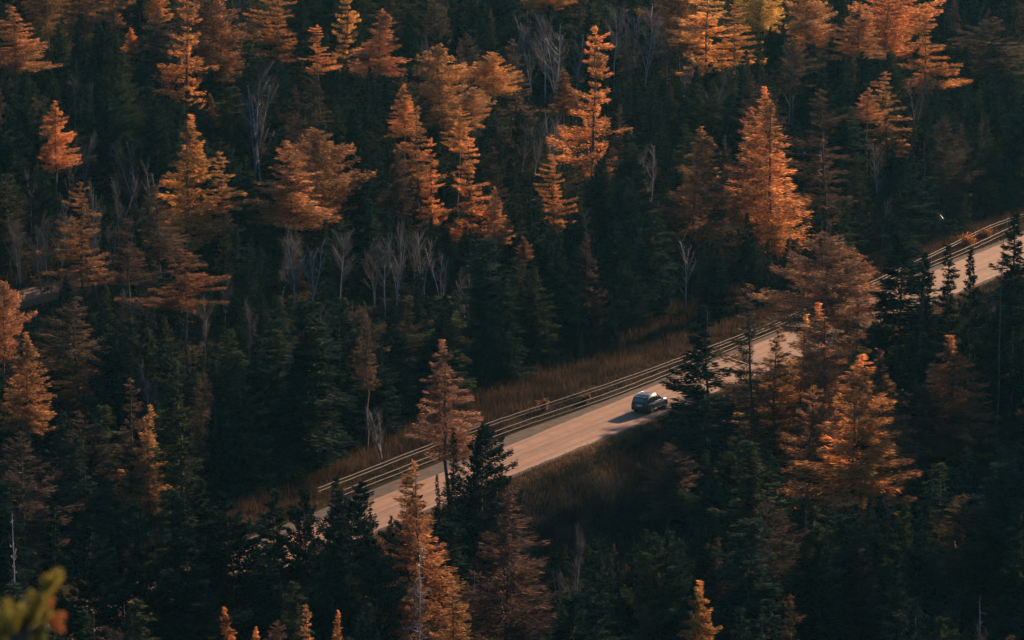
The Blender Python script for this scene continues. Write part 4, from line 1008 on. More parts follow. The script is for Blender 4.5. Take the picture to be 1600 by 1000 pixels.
(3,-62.3,415.5,13.40,6.4,6.4,2.6,'v',1,3.8,31),
(2,-57.9,415.5,12.81,9.1,9.1,2.8,'b',1,4.2,('slim dark bushy pine below the pale orange larch', 26)),
(3,-49.1,415.2,12.17,8.0,8.0,3.0,'v',1,2.9,('tall grey leafless birch just left of the bushy green pine', 16)),
(1,-44.8,416.2,11.75,9.1,9.1,3.1,'n',1,4.9,('broad dark green spruce above the bushy green pine', 38)),
(1,-42.0,416.5,11.27,9.9,9.9,3.3,'f',1,1.2,('broad dark green spruce below the tall glowing orange larch', 38)),
(1,-31.9,417.0,9.01,10.8,10.8,3.6,'n',2,1.2,('broad dark green spruce just left of the thin ragged spruce', 38)),
(1,-16.5,416.1,7.60,11.5,11.5,3.5,'f',1,2.8,('broad dark green spruce above the rusty shaded larch', 40)),
(1,-8.0,414.9,6.38,8.9,8.9,2.7,'n',1,0.0,('broad dark green spruce above the bright layered larch', 40)),
(2,10.3,414.0,2.86,9.1,9.1,3.5,'b',2,0.9,('slim dark bushy pine just right of the small ragged bright orange larch', 28)),
(1,12.7,417.4,3.35,7.6,7.6,2.3,'f',1,3.2,('broad dark green spruce below the tall spire shaped orange larch', 40)),
(2,39.7,418.1,-0.41,6.4,6.4,2.6,'b',1,2.3,('small dark bushy pine above the big brown larch', 27)),
(1,45.5,415.8,-0.31,12.8,12.8,4.1,'f',1,3.1,('broad dark green spruce below the small smooth larch', 39)),
(1,-53.3,420.1,13.01,8.6,8.6,2.1,'f',2,5.2,('slim dark green spruce above the isolated cone shaped orange larch', 38)),
(1,-45.0,421.1,11.88,11.5,11.5,3.8,'f',2,5.9,('broad dark green spruce just left of the tall glowing orange larch', 38)),
(1,-29.5,419.5,8.74,11.5,11.5,3.8,'n',1,5.4,('broad dark green spruce below the thin ragged spruce', 38)),
(0,-25.7,421.3,8.67,10.8,10.8,4.2,'r',5,3.9,('slim faded brown larch just right of the thin ragged spruce', 5)),
(1,-18.4,419.7,8.21,8.5,8.5,3.0,'f',0,3.2,('broad dark green spruce just right of the browner broad larch', 40)),
(1,-15.2,420.9,8.08,11.5,11.5,3.2,'f',1,6.2,('slim dark green spruce just left of the smooth pointed bright orange cone', 40)),
(0,-1.7,421.6,5.51,9.0,9.0,3.5,'c',5,5.5,('slim faded brown larch just left of the small bare birch', 7)),
(1,0.6,421.3,5.11,5.4,5.4,1.9,'f',1,1.3,('small dark green spruce below the small bare birch', 40)),
(1,13.1,419.9,3.78,10.7,10.7,2.9,'n',1,4.8,('slim dark green spruce just left of the pale slender birch', 40)),
(0,24.5,421.8,1.92,11.5,11.5,3.3,'r',5,3.5,('slim faded brown larch below the small dark spruce spire', 6)),
(3,25.3,421.0,1.67,8.1,8.1,3.1,'v',1,2.8,('tall grey leafless birch just right of the large dusky orange cone', 17)),
(3,43.5,422.5,-0.45,6.4,6.4,2.0,'v',1,2.1,('small grey leafless birch below the two pale birch', 17)),
(2,71.1,420.8,-1.25,15.0,15.0,5.2,'b',1,4.0,1),
(3,-61.8,426.1,14.55,7.0,7.0,2.4,'v',1,5.1,33),
(2,-60.1,426.7,14.47,6.4,6.4,2.5,'b',1,0.8,7),
(3,-51.4,425.7,13.28,6.4,6.4,2.4,'v',1,5.4,('small grey leafless birch above the isolated cone shaped orange larch', 19)),
(1,-49.5,426.8,12.93,8.5,8.5,2.5,'f',1,1.9,('slim dark green spruce just right of the isolated cone shaped orange larch', 41)),
(0,-34.1,427.4,9.77,9.2,9.2,3.2,'c',5,0.8,('slim faded brown larch just right of the small slim orange larch top', 5)),
(0,-23.2,428.3,9.49,11.0,11.0,4.1,'c',5,5.8,('slim faded brown larch below the short bright orange larch', 7)),
(1,-16.5,424.6,8.56,11.5,11.5,3.7,'n',0,2.6,('broad dark green spruce just left of the tall orange larch', 40)),
(1,-3.0,426.1,6.19,11.5,11.5,3.6,'f',1,3.2,('broad dark green spruce below the small orange larch', 40)),
(0,13.0,427.3,4.95,11.5,11.5,3.2,'c',5,1.6,('slim faded brown larch below the tall spire shaped orange larch', 7)),
(1,20.2,423.5,3.11,11.5,11.5,4.0,'f',2,0.1,('broad dark green spruce above the large dusky orange cone', 39)),
(1,44.4,424.3,-0.44,7.3,7.3,2.1,'f',0,1.3,('slim dark green spruce below the two pale birch', 39)),
(1,50.3,426.1,-0.48,4.1,4.1,1.4,'f',1,3.2,('small dark green spruce above the dark spruce spire', 39)),
(1,-51.4,428.9,13.43,8.3,8.3,2.0,'f',1,3.8,('slim dark green spruce above the thin grey birch', 41)),
(1,-47.5,429.5,12.47,10.3,10.3,3.4,'f',2,4.6,('broad dark green spruce below the tiny bright orange larch top', 41)),
(1,-35.8,431.1,10.24,10.0,10.0,2.7,'f',1,3.4,('slim dark green spruce above the small slim orange larch top', 38)),
(1,-31.2,432.0,10.15,11.5,11.5,2.8,'f',1,1.2,('slim dark green spruce above the thin ragged spruce', 38)),
(2,-27.8,429.6,9.79,11.5,11.5,3.5,'b',1,5.6,('slim dark bushy pine just right of the thin ragged spruce', 26)),
(2,-14.0,429.6,8.40,9.8,9.8,3.6,'b',1,2.5,('slim dark bushy pine just left of the smooth pointed bright orange cone', 28)),
(0,-12.9,429.0,8.16,11.5,11.5,3.9,'c',5,3.6,('slim faded brown larch just right of the smooth pointed bright orange cone', 7)),
(2,18.6,432.8,3.94,6.7,6.7,2.4,'b',1,4.7,('small dark bushy pine just right of the pale slender birch', 27)),
(2,44.3,430.2,-0.29,5.8,5.8,1.8,'b',1,2.5,('small dark bushy pine just right of the grey brown nearly bare larch', 27)),
(1,49.2,429.3,-0.49,12.9,12.9,4.0,'n',0,3.9,17),
(1,54.3,433.5,-0.50,5.2,5.2,1.6,'f',2,2.7,17),
(1,-57.0,436.5,15.10,9.4,9.4,2.6,'n',2,4.5,('slim dark green spruce just right of the pale orange larch', 41)),
(1,-55.0,435.6,14.56,9.9,9.9,2.6,'n',1,3.2,18),
(1,-32.3,436.6,10.80,11.5,11.5,3.9,'n',2,5.5,('broad dark green spruce just right of the small slim orange larch top', 38)),
(2,-9.4,434.0,7.81,5.1,5.1,2.1,'b',2,0.7,('small dark bushy pine just right of the tall orange larch', 28)),
(1,41.9,436.2,0.33,8.5,8.5,2.7,'f',2,3.8,('broad dark green spruce just left of the two pale birch', 39)),
(1,50.0,437.1,-0.40,15.1,15.1,3.7,'f',1,4.1,17),
(2,-68.7,439.8,17.39,8.6,8.6,3.1,'b',0,4.7,7),
(0,-65.3,441.9,17.25,9.4,9.4,3.5,'c',5,1.6,26),
(2,-49.4,441.0,13.14,11.5,11.5,3.8,'b',0,1.5,('slim dark bushy pine just left of the tiny bright orange larch top', 29)),
(2,-45.7,441.2,12.37,6.3,6.3,2.6,'b',1,0.2,('small dark bushy pine below the tiny bright orange larch top', 29)),
(2,-28.2,443.7,11.25,8.5,8.5,2.7,'b',1,5.1,('slim dark bushy pine below the glowing orange larch', 29)),
(1,-17.7,443.2,9.46,9.3,9.3,2.4,'f',0,3.0,('slim dark green spruce just left of the olive rounded pine', 40)),
(1,-12.0,442.7,8.83,11.5,11.5,3.3,'f',1,2.1,('slim dark green spruce above the smooth pointed bright orange cone', 40)),
(2,1.2,441.2,8.18,5.7,5.7,2.1,'b',0,5.7,('small dark bushy pine above the small bare birch', 28)),
(2,34.1,442.2,2.12,9.5,9.5,3.2,'b',0,3.7,('slim dark bushy pine above the large bright orange larch', 27)),
(2,43.1,439.4,0.30,3.7,3.7,1.5,'b',1,6.1,('small dark bushy pine below the two pale birch', 27)),
(0,52.9,440.9,-0.42,13.4,13.4,4.4,'r',5,2.2,('slim faded brown larch just right of the two pale birch', 6)),
(2,-66.9,449.4,18.26,11.5,11.5,3.7,'b',2,0.5,7),
(1,-55.6,447.0,15.05,8.5,8.5,2.3,'n',2,3.2,('slim dark green spruce below the brownish orange larch', 41)),
(2,-31.0,448.1,11.96,7.3,7.3,2.6,'b',1,0.2,('slim dark bushy pine above the thin ragged spruce', 29)),
(0,-16.0,447.9,9.61,7.9,7.9,3.1,'c',5,3.6,('slim faded brown larch just left of the smooth pointed bright orange cone', 10)),
(0,-6.1,449.2,9.56,11.5,11.5,3.4,'c',5,1.6,('slim faded brown larch just right of the pale orange round topped larch', 10)),
(1,4.5,448.5,8.09,6.5,6.5,1.9,'n',1,0.7,('small dark green spruce below the slender dull orange larch', 40)),
(1,15.1,448.4,5.55,9.9,9.9,2.7,'n',0,4.8,('slim dark green spruce just left of the second slender green spruce', 40)),
(1,20.6,446.0,4.37,9.4,9.4,2.4,'n',0,4.5,('slim dark green spruce just right of the second slender green spruce', 39)),
(2,26.4,447.2,3.84,5.3,5.3,1.7,'b',0,1.1,('small dark bushy pine below the small dark spruce spire', 27)),
(1,37.0,448.5,2.00,9.6,9.6,3.1,'f',0,3.4,('broad dark green spruce just left of the grey brown nearly bare larch', 39)),
(0,55.8,449.1,-0.35,11.1,11.1,4.3,'c',5,5.6,25),
(1,62.1,448.1,-0.50,6.8,6.8,1.9,'n',1,6.2,17),
(2,-72.9,452.8,19.59,11.5,11.5,3.9,'b',2,2.9,7),
(2,-64.0,452.2,17.66,8.8,8.8,3.1,'b',1,3.3,7),
(1,-49.3,451.9,14.19,8.5,8.5,2.7,'f',2,1.9,('broad dark green spruce just left of the tiny bright orange larch top', 41)),
(1,-45.1,452.1,13.86,8.4,8.4,3.0,'n',0,6.2,('broad dark green spruce just right of the tiny bright orange larch top', 41)),
(1,-26.5,451.1,11.26,7.3,7.3,2.5,'n',2,5.5,('broad dark green spruce below the short bright orange larch', 41)),
(0,-5.5,453.9,9.98,11.5,11.5,3.6,'r',5,3.4,('slim faded brown larch below the small pointed spruce', 10)),
(1,18.5,454.3,5.68,9.9,9.9,3.5,'f',0,2.5,('broad dark green spruce above the second slender green spruce', 39)),
(1,22.8,452.3,5.00,10.3,10.3,3.7,'n',2,4.1,('broad dark green spruce just left of the small dark spruce spire', 39)),
(0,30.9,452.3,3.74,11.5,11.5,4.6,'r',5,5.5,('slim faded brown larch just right of the small dark spruce spire', 6)),
(1,40.9,450.6,1.06,11.5,11.5,4.1,'n',1,5.4,('broad dark green spruce just right of the grey brown nearly bare larch', 39)),
(1,48.1,454.6,0.36,6.3,6.3,1.9,'n',0,1.9,('small dark green spruce just right of the two pale birch', 39)),
(2,54.9,453.9,-0.08,11.5,11.5,4.4,'b',1,5.5,('slim dark bushy pine just right of the two pale birch', 27)),
(1,59.1,451.5,-0.38,11.2,11.2,3.1,'f',2,1.5,17),
(1,63.7,452.6,-0.50,14.4,14.4,4.1,'f',0,0.7,17),
(1,-62.1,458.5,17.29,9.9,9.9,2.7,'f',1,5.4,('slim dark green spruce above the pale orange larch', 41)),
(1,-54.9,457.6,15.74,6.3,6.3,1.8,'f',0,2.5,('small dark green spruce below the dull orange larch crown', 41)),
(1,-52.3,460.0,15.85,6.3,6.3,2.0,'n',1,2.1,('small dark green spruce just right of the brownish orange larch', 41)),
(0,-40.1,457.9,14.34,11.5,11.5,3.7,'c',5,4.9,('slim faded brown larch just left of the duller brown larch', 8)),
(1,-36.0,458.9,13.68,11.5,11.5,4.0,'n',0,2.1,('broad dark green spruce just right of the duller brown larch', 41)),
(1,-20.7,455.8,10.76,6.8,6.8,1.8,'n',1,1.5,('small dark green spruce just right of the short bright orange larch', 43)),
(0,-11.1,458.0,10.77,7.3,7.3,2.3,'c',5,1.3,('slim faded brown larch just left of the pale orange round topped larch', 10)),
(0,-3.6,455.3,9.79,8.8,8.8,2.8,'r',5,6.0,('slim faded brown larch just left of the round headed bright larch', 10)),
(1,13.3,456.5,6.48,8.5,8.5,2.2,'f',1,2.5,('slim dark green spruce just right of the tall spire shaped orange larch', 40)),
(1,17.5,457.2,6.16,8.5,8.5,3.0,'n',0,1.2,('broad dark green spruce below the very slender orange larch', 39)),
(1,25.0,458.4,5.43,9.5,9.5,2.9,'f',2,3.0,('slim dark green spruce above the small dark spruce spire', 39)),
(1,29.4,458.5,4.50,11.5,11.5,3.5,'f',1,4.0,('broad dark green spruce above the large bright orange larch', 39)),
(1,32.5,460.0,3.74,11.5,11.5,3.9,'f',2,0.5,('broad dark green spruce just right of the small dark spruce spire', 39)),
(1,57.8,457.7,-0.04,11.5,11.5,3.0,'f',0,1.4,17),
(3,-69.2,462.6,19.21,7.8,7.8,3.2,'v',1,4.7,33),
(2,-35.8,464.3,14.01,10.4,10.4,3.8,'b',2,3.7,('slim dark bushy pine just right of the duller brown larch', 29)),
(1,-20.3,463.8,11.88,5.4,5.4,1.9,'n',1,1.3,('small dark green spruce below the narrow bright larch', 43)),
(1,-14.0,461.8,11.35,6.3,6.3,2.1,'n',1,6.0,('small dark green spruce below the olive rounded pine', 43)),
(3,-10.7,465.0,11.25,7.7,7.7,2.6,'v',1,3.9,('tall grey leafless birch just right of the olive rounded pine', 21)),
(1,-4.5,461.8,10.03,10.8,10.8,3.5,'n',1,2.2,('broad dark green spruce just left of the round headed bright larch', 43)),
(0,20.6,461.6,6.39,7.3,7.3,2.5,'c',5,0.5,('slim faded brown larch above the second slender green spruce', 6)),
(3,24.9,463.1,5.77,9.2,9.2,3.7,'v',1,1.5,('tall grey leafless birch above the small dark spruce spire', 17)),
(1,54.3,463.9,1.33,11.5,11.5,3.1,'f',1,1.4,17),
(0,60.3,462.4,0.03,9.3,9.3,2.6,'c',5,1.4,('slim faded brown larch below the dark olive and orange larch', 6)),
(2,68.7,462.4,-0.48,16.3,16.3,6.4,'b',0,1.1,6),
(2,-71.3,467.8,19.70,11.5,11.5,3.5,'b',1,1.2,7),
(2,-63.7,470.0,18.37,11.5,11.5,4.4,'b',1,3.8,('slim dark bushy pine just left of the brownish orange larch', 29)),
(2,-49.0,470.0,17.26,11.5,11.5,3.6,'b',2,5.0,('slim dark bushy pine just left of the small bright orange larch tip', 29)),
(2,-24.6,470.2,13.16,8.5,8.5,2.8,'b',1,0.8,('slim dark bushy pine above the short bright orange larch', 31)),
(2,5.7,469.8,8.33,3.4,3.4,1.4,'b',2,2.7,('small dark bushy pine just left of the slender dull orange larch', 31)),
(1,14.4,466.1,7.45,6.2,6.2,1.9,'n',1,2.0,('small dark green spruce below the grey bare birch', 43)),
(1,22.0,470.6,6.67,6.3,6.3,1.9,'n',1,1.5,('small dark green spruce below the grey leafless birch', 42)),
(2,27.9,467.5,5.21,9.9,9.9,4.0,'b',2,1.6,('broad dark bushy pine above the small dark spruce spire', 27)),
(1,38.7,467.3,3.21,8.5,8.5,2.3,'n',1,1.4,('slim dark green spruce below the dull green spruce', 39)),
(1,45.7,467.1,2.70,11.5,11.5,3.6,'n',0,0.9,('broad dark green spruce just left of the small smooth larch', 39)),
(1,50.6,467.9,2.45,8.9,8.9,2.7,'n',0,5.7,('broad dark green spruce above the two pale birch', 39)),
(1,58.4,469.8,1.08,11.5,11.5,3.9,'f',1,1.8,17),
(1,61.1,469.9,0.53,11.5,11.5,3.3,'f',2,6.1,17),
(3,74.7,467.4,-0.49,15.9,15.9,5.9,'v',1,3.6,32),
(2,-73.5,473.7,20.18,11.5,11.5,3.5,'b',0,1.5,7),
(0,-72.2,474.9,19.92,9.5,9.5,3.5,'c',5,1.6,26),
(2,-5.1,473.3,10.02,11.5,11.5,4.0,'b',0,5.4,('slim dark bushy pine just right of the small pointed spruce', 31)),
(2,15.1,473.2,7.97,4.7,4.7,1.9,'b',2,4.0,('small dark bushy pine just right of the tall spire shaped orange larch', 31)),
(2,24.1,472.3,6.22,8.5,8.5,2.6,'b',1,0.1,('slim dark bushy pine below the grey leafless birch', 30)),
(0,31.2,474.5,5.01,10.6,10.6,3.2,'c',5,1.2,('slim faded brown larch just left of the grey birch pole beneath the top', 6)),
(1,43.8,475.6,4.43,11.5,11.5,3.4,'f',1,5.3,('slim dark green spruce just right of the dull green spruce', 39)),
(2,47.9,474.6,3.77,11.5,11.5,4.8,'b',1,0.9,('broad dark bushy pine above the small smooth larch', 27)),
(1,63.8,474.2,0.40,11.5,11.5,3.2,'f',1,2.5,('slim dark green spruce below the dark olive and orange larch', 39)),
(0,71.6,474.2,-0.32,13.2,13.2,4.5,'r',5,5.8,25),
(2,-72.3,480.2,20.14,11.5,11.5,3.7,'b',0,4.4,7),
(3,-35.9,480.9,15.92,9.2,9.2,3.2,'v',1,5.4,('tall grey leafless birch just right of the duller brown larch', 19)),
(2,-27.1,481.1,15.19,11.3,11.3,4.6,'b',2,1.5,('broad dark bushy pine just right of the glowing orange larch', 31)),
(2,-20.4,478.5,13.83,11.2,11.2,3.4,'b',2,6.2,('slim dark bushy pine above the narrow bright larch', 31)),
(0,-16.3,478.2,12.89,11.5,11.5,3.9,'c',5,3.7,('slim faded brown larch just right of the narrow bright larch', 10)),
(0,-10.6,480.5,11.39,11.3,11.3,3.2,'r',5,5.4,('slim faded brown larch just left of the small pointed spruce', 10)),
(2,-8.8,476.3,10.88,7.4,7.4,2.4,'b',0,1.2,('slim dark bushy pine below the small pointed spruce', 31)),
(0,-3.1,479.2,9.91,11.5,11.5,3.3,'r',5,4.5,('slim faded brown larch above the round headed bright larch', 10)),
(2,21.6,479.0,6.85,5.3,5.3,1.8,'b',0,5.9,('small dark bushy pine above the second slender green spruce', 30)),
(3,22.7,477.9,6.61,7.2,7.2,2.6,'v',1,0.7,('tall grey leafless birch above the second slender green spruce', 20)),
(1,30.8,480.8,5.85,9.9,9.9,3.0,'f',1,1.1,('broad dark green spruce below the palest golden larch', 42)),
(1,35.4,479.5,5.53,9.9,9.9,2.5,'n',0,1.4,('slim dark green spruce just left of the grey birch pole beneath the top', 42)),
(2,39.3,477.5,5.04,8.5,8.5,3.1,'b',0,4.2,('slim dark bushy pine just left of the dull green spruce', 30)),
(2,49.4,479.3,3.95,11.5,11.5,3.8,'b',2,6.2,('slim dark bushy pine just right of the dull green spruce', 27)),
(2,61.8,479.2,1.18,11.5,11.5,4.6,'b',0,5.9,6),
(3,72.3,476.6,-0.27,12.7,12.7,5.0,'v',1,3.5,32),
(0,-31.7,485.6,16.42,11.5,11.5,3.7,'c',5,1.3,('slim faded brown larch above the glowing orange larch', 8)),
(2,-24.9,486.3,15.42,11.0,11.0,4.0,'b',1,5.4,('slim dark bushy pine above the slender dark spruce', 31)),
(1,-19.7,485.0,14.00,11.5,11.5,3.8,'n',2,1.9,('broad dark green spruce above the narrow bright larch', 43)),
(2,-10.8,484.8,11.57,11.5,11.5,3.7,'b',2,3.4,('slim dark bushy pine just left of the small pointed spruce', 31)),
(2,-4.1,481.6,10.24,11.5,11.5,3.9,'b',0,6.1,('slim dark bushy pine above the round headed bright larch', 31)),
(1,4.2,482.1,9.66,10.1,10.1,3.3,'f',2,0.1,('broad dark green spruce above the pale straight birch', 43)),
(2,10.6,485.2,9.07,9.4,9.4,3.7,'b',0,2.9,('slim dark bushy pine just left of the very slender orange larch', 31)),
(2,17.1,484.2,7.78,3.4,3.4,1.4,'b',0,5.9,('small dark bushy pine below the grey bare birch', 31)),
(1,40.3,485.7,6.18,9.7,9.7,2.8,'n',0,1.2,('slim dark green spruce above the dull green spruce', 42)),
(0,45.3,484.7,5.22,9.2,9.2,3.2,'r',5,4.4,('slim faded brown larch just right of the dull green spruce', 9)),
(1,51.1,485.6,3.92,10.7,10.7,3.1,'f',1,5.8,('slim dark green spruce just right of the small smooth larch', 42)),
(3,53.8,481.8,3.03,8.7,8.7,3.5,'v',1,0.6,('tall grey leafless birch just right of the small smooth larch', 17)),
(2,66.0,481.6,0.98,11.5,11.5,4.1,'b',1,0.3,6),
(2,-72.8,487.3,20.82,11.5,11.5,4.2,'b',2,2.9,7),
(2,-65.5,491.2,21.24,11.5,11.5,4.2,'b',1,3.8,('slim dark bushy pine above the brownish orange larch', 29)),
(1,-13.0,491.5,12.51,11.5,11.5,3.7,'f',2,1.5,('broad dark green spruce above the olive rounded pine', 43)),
(2,-1.0,491.1,11.10,11.5,11.5,4.6,'b',1,3.2,('broad dark bushy pine above the pale forked birch', 31)),
(1,3.3,487.0,10.23,9.9,9.9,3.3,'n',1,0.6,('broad dark green spruce above the pale forked birch', 43)),
(3,8.4,491.2,9.61,7.2,7.2,2.7,'v',1,0.3,('tall grey leafless birch just right of the pale straight birch', 21)),
(1,12.4,491.3,8.76,11.5,11.5,3.0,'f',1,2.0,('slim dark green spruce just left of the very slender orange larch', 43)),
(1,27.4,488.4,7.04,5.4,5.4,1.6,'n',0,0.7,('small dark green spruce just right of the grey leafless birch', 42)),
(1,33.2,488.5,7.05,9.7,9.7,2.5,'f',2,0.9,('slim dark green spruce below the bright orange larch', 42)),
(2,47.0,490.2,5.11,9.4,9.4,3.1,'b',0,6.2,('slim dark bushy pine below the smooth orange larch', 30)),
(2,64.5,489.0,2.32,8.5,8.5,3.3,'b',1,2.3,6),
(0,-36.7,496.8,18.56,11.5,11.5,4.0,'r',5,0.7,('slim faded brown larch above the duller brown larch', 8)),
(0,-13.5,495.7,13.06,9.3,9.3,3.6,'r',5,2.8,('slim faded brown larch above the olive rounded pine', 10)),
(1,-7.9,496.0,12.44,11.5,11.5,2.9,'f',0,2.0,('slim dark green spruce above the small pointed spruce', 43)),
(1,-5.1,493.5,11.81,11.5,11.5,3.2,'n',2,0.2,('slim dark green spruce just right of the small pointed spruce', 43)),
(2,-1.0,495.7,11.58,11.5,11.5,4.5,'b',1,2.2,('slim dark bushy pine just left of the bright larch fringe at the top', 31)),
(2,5.3,493.5,10.32,9.9,9.9,4.0,'b',0,5.8,('broad dark bushy pine above the pale straight birch', 31)),
(2,26.9,492.5,7.66,4.7,4.7,1.7,'b',0,1.0,('small dark bushy pine below the bright orange larch', 30)),
(2,58.1,492.7,3.57,5.8,5.8,1.8,'b',0,3.7,('small dark bushy pine just right of the small smooth larch', 30)),
(2,-62.1,500.4,21.37,8.9,8.9,3.5,'b',0,4.9,('slim dark bushy pine above the dull orange larch crown', 29)),
(0,-11.2,499.3,13.29,11.5,11.5,4.5,'r',5,4.9,('slim faded brown larch above the small pointed spruce', 10)),
(2,15.0,498.6,8.74,11.5,11.5,4.4,'b',0,0.2,('slim dark bushy pine above the very slender orange larch', 31)),
(3,-41.3,503.1,19.72,7.1,7.1,2.6,'v',1,3.5,('tall grey leafless birch above the duller brown larch', 19)),
(2,-17.6,502.8,14.58,11.5,11.5,4.3,'b',2,5.8,('slim dark bushy pine just right of the narrow bright larch', 31)),
(1,11.1,506.1,9.96,11.5,11.5,3.5,'f',2,5.5,('broad dark green spruce just left of the grey bare birch', 43)),
(1,35.7,505.8,7.83,7.9,7.9,2.4,'f',0,2.0,('broad dark green spruce just left of the black spruce spire', 42)),
(1,44.4,503.2,6.27,8.4,8.4,3.0,'f',0,2.9,('broad dark green spruce just right of the grey birch pole beneath the top', 42)),
(2,68.4,506.2,2.71,6.7,6.7,2.1,'b',1,2.1,('small dark bushy pine below the dark olive and orange larch', 30)),
(2,-65.3,510.1,22.22,11.5,11.5,3.8,'b',1,0.6,7),
(3,-59.9,511.5,21.52,7.8,7.8,3.2,'v',1,0.8,('tall grey leafless birch above the dull orange larch crown', 19)),
(0,-50.2,512.3,21.23,11.5,11.5,3.6,'r',5,1.3,('slim faded brown larch above the small bright orange larch tip', 8)),
(0,9.4,512.6,11.10,11.5,11.5,4.4,'r',5,0.1,('slim faded brown larch just right of the bright larch fringe at the top', 10)),
(1,63.6,510.7,4.14,8.2,8.2,2.9,'n',1,6.0,('broad dark green spruce just left of the dark olive and orange larch', 42)),
(2,-48.3,517.0,21.48,11.5,11.5,3.6,'b',0,0.2,7),
(2,-43.2,514.3,20.60,10.1,10.1,3.6,'b',2,5.8,('slim dark bushy pine above the duller brown larch', 29)),
(0,-15.4,514.5,16.05,11.5,11.5,3.8,'r',5,1.9,('slim faded brown larch just right of the slender dark spruce', 10)),
(3,2.3,514.7,12.19,8.9,8.9,2.7,'v',1,1.9,('tall grey leafless birch just left of the bright larch fringe at the top', 21)),
(1,6.7,514.0,11.54,11.5,11.5,4.0,'n',2,4.5,('broad dark green spruce just right of the bright larch fringe at the top', 43)),
(1,17.5,516.3,11.32,10.7,10.7,2.6,'f',2,0.3,('slim dark green spruce just left of the grey leafless birch', 43)),
(1,47.1,514.2,7.19,8.6,8.6,2.3,'n',1,5.7,('slim dark green spruce just left of the smooth orange larch', 42)),
(1,62.8,516.6,4.38,9.7,9.7,2.7,'f',1,2.0,19),
(2,71.1,517.3,2.88,11.5,11.5,3.8,'b',1,1.7,('slim dark bushy pine just right of the dark olive and orange larch', 30)),
(2,-51.9,523.4,22.30,11.5,11.5,3.5,'b',2,3.7,7),
(3,-35.0,520.8,18.74,7.6,7.6,2.4,'v',1,5.6,('tall grey leafless birch above the glowing orange larch', 19)),
(0,-28.9,520.0,17.93,10.1,10.1,3.1,'r',5,3.5,('slim faded brown larch above the slender dark spruce', 10)),
(2,3.0,519.6,12.83,11.5,11.5,4.0,'b',0,0.4,('slim dark bushy pine above the bright larch fringe at the top', 31)),
(1,19.9,520.6,11.36,9.6,9.6,2.9,'f',1,0.2,('slim dark green spruce above the grey leafless birch', 42)),
(1,38.6,522.3,8.46,5.4,5.4,1.8,'n',1,2.8,('small dark green spruce above the black spruce spire', 42)),
(3,47.0,522.7,7.85,6.6,6.6,2.6,'v',1,3.7,('small grey leafless birch just left of the smooth orange larch', 20)),
(2,-49.2,525.5,21.83,9.6,9.6,2.9,'b',0,5.3,('slim dark bushy pine above the small bright orange larch tip', 29)),
(2,-42.4,527.1,20.19,11.5,11.5,4.8,'b',0,1.1,7),
(2,-36.9,524.2,19.15,11.2,11.2,3.9,'b',1,2.2,('slim dark bushy pine above the glowing orange larch', 29)),
(1,45.3,524.5,8.15,8.5,8.5,2.2,'f',2,1.4,('slim dark green spruce just right of the orange larch with a dark green spruce', 42)),
(1,63.0,528.6,4.93,11.5,11.5,3.2,'f',1,4.7,('slim dark green spruce just right of the smooth orange larch', 42)),
(2,-29.7,530.7,19.18,11.5,11.5,3.8,'b',2,6.2,9),
(2,-18.5,529.9,17.76,11.5,11.5,4.8,'b',1,6.0,('broad dark bushy pine above the olive rounded pine', 31)),
(2,-11.1,533.4,16.46,10.3,10.3,3.2,'b',1,2.8,('slim dark bushy pine above the small pointed spruce', 31)),
(0,44.5,533.8,8.48,10.8,10.8,3.2,'r',5,2.9,('slim faded brown larch above the orange larch with a dark green spruce', 9)),
(2,58.7,531.1,5.56,11.5,11.5,3.8,'b',1,1.7,('slim dark bushy pine just right of the smooth orange larch', 30)),
(0,64.5,531.1,5.14,11.5,11.5,4.5,'r',5,5.4,('slim faded brown larch just left of the dark olive and orange larch', 9)),
(0,74.4,533.9,4.91,11.2,11.2,4.0,'c',5,4.2,('slim faded brown larch just right of the dark olive and orange larch', 9)),
(3,80.6,532.5,3.69,14.7,14.7,5.2,'v',1,5.8,34),
(3,-38.6,539.0,20.47,8.7,8.7,3.3,'v',1,1.6,33),
(3,-11.1,535.1,16.62,7.7,7.7,2.5,'v',1,0.7,('tall grey leafless birch above the small pointed spruce', 21)),
(2,34.6,536.9,10.41,10.6,10.6,4.1,'b',0,0.4,('slim dark bushy pine above the palest golden larch', 30)),
(1,39.9,538.3,9.54,8.5,8.5,2.4,'n',2,3.2,('slim dark green spruce just right of the palest golden larch', 42)),
(1,48.9,535.1,7.41,11.5,11.5,3.5,'f',2,5.6,('broad dark green spruce above the smooth orange larch', 42)),
(2,64.0,539.0,6.21,10.2,10.2,3.5,'b',1,0.3,('slim dark bushy pine just left of the dark olive and orange larch', 30)),
(0,70.5,535.6,5.49,9.3,9.3,3.1,'c',5,1.0,('slim faded brown larch above the dark olive and orange larch', 9)),
(3,-28.3,544.7,19.91,7.7,7.7,2.9,'v',1,3.4,('tall grey leafless birch above the slender dark spruce', 21)),
(2,3.9,540.0,16.31,11.5,11.5,4.6,'b',0,4.7,9),
(2,47.3,542.5,7.77,10.3,10.3,3.2,'b',0,6.1,('slim dark bushy pine just right of the orange larch with a dark green spruce', 30)),
(3,52.9,540.3,6.79,7.8,7.8,2.5,'v',1,3.0,('tall grey leafless birch just right of the smooth orange larch', 20)),
(2,67.6,541.2,6.26,11.5,11.5,4.4,'b',0,5.2,('slim dark bushy pine above the dark olive and orange larch', 30)),
(1,74.3,540.7,5.30,11.5,11.5,3.8,'f',1,1.8,('broad dark green spruce above the dark olive and orange larch', 42)),
(2,-6.1,550.0,18.58,11.3,11.3,4.3,'b',1,0.1,9),
(0,16.2,550.1,14.39,8.9,8.9,3.1,'r',5,4.2,('slim faded brown larch above the grey leafless birch', 10)),
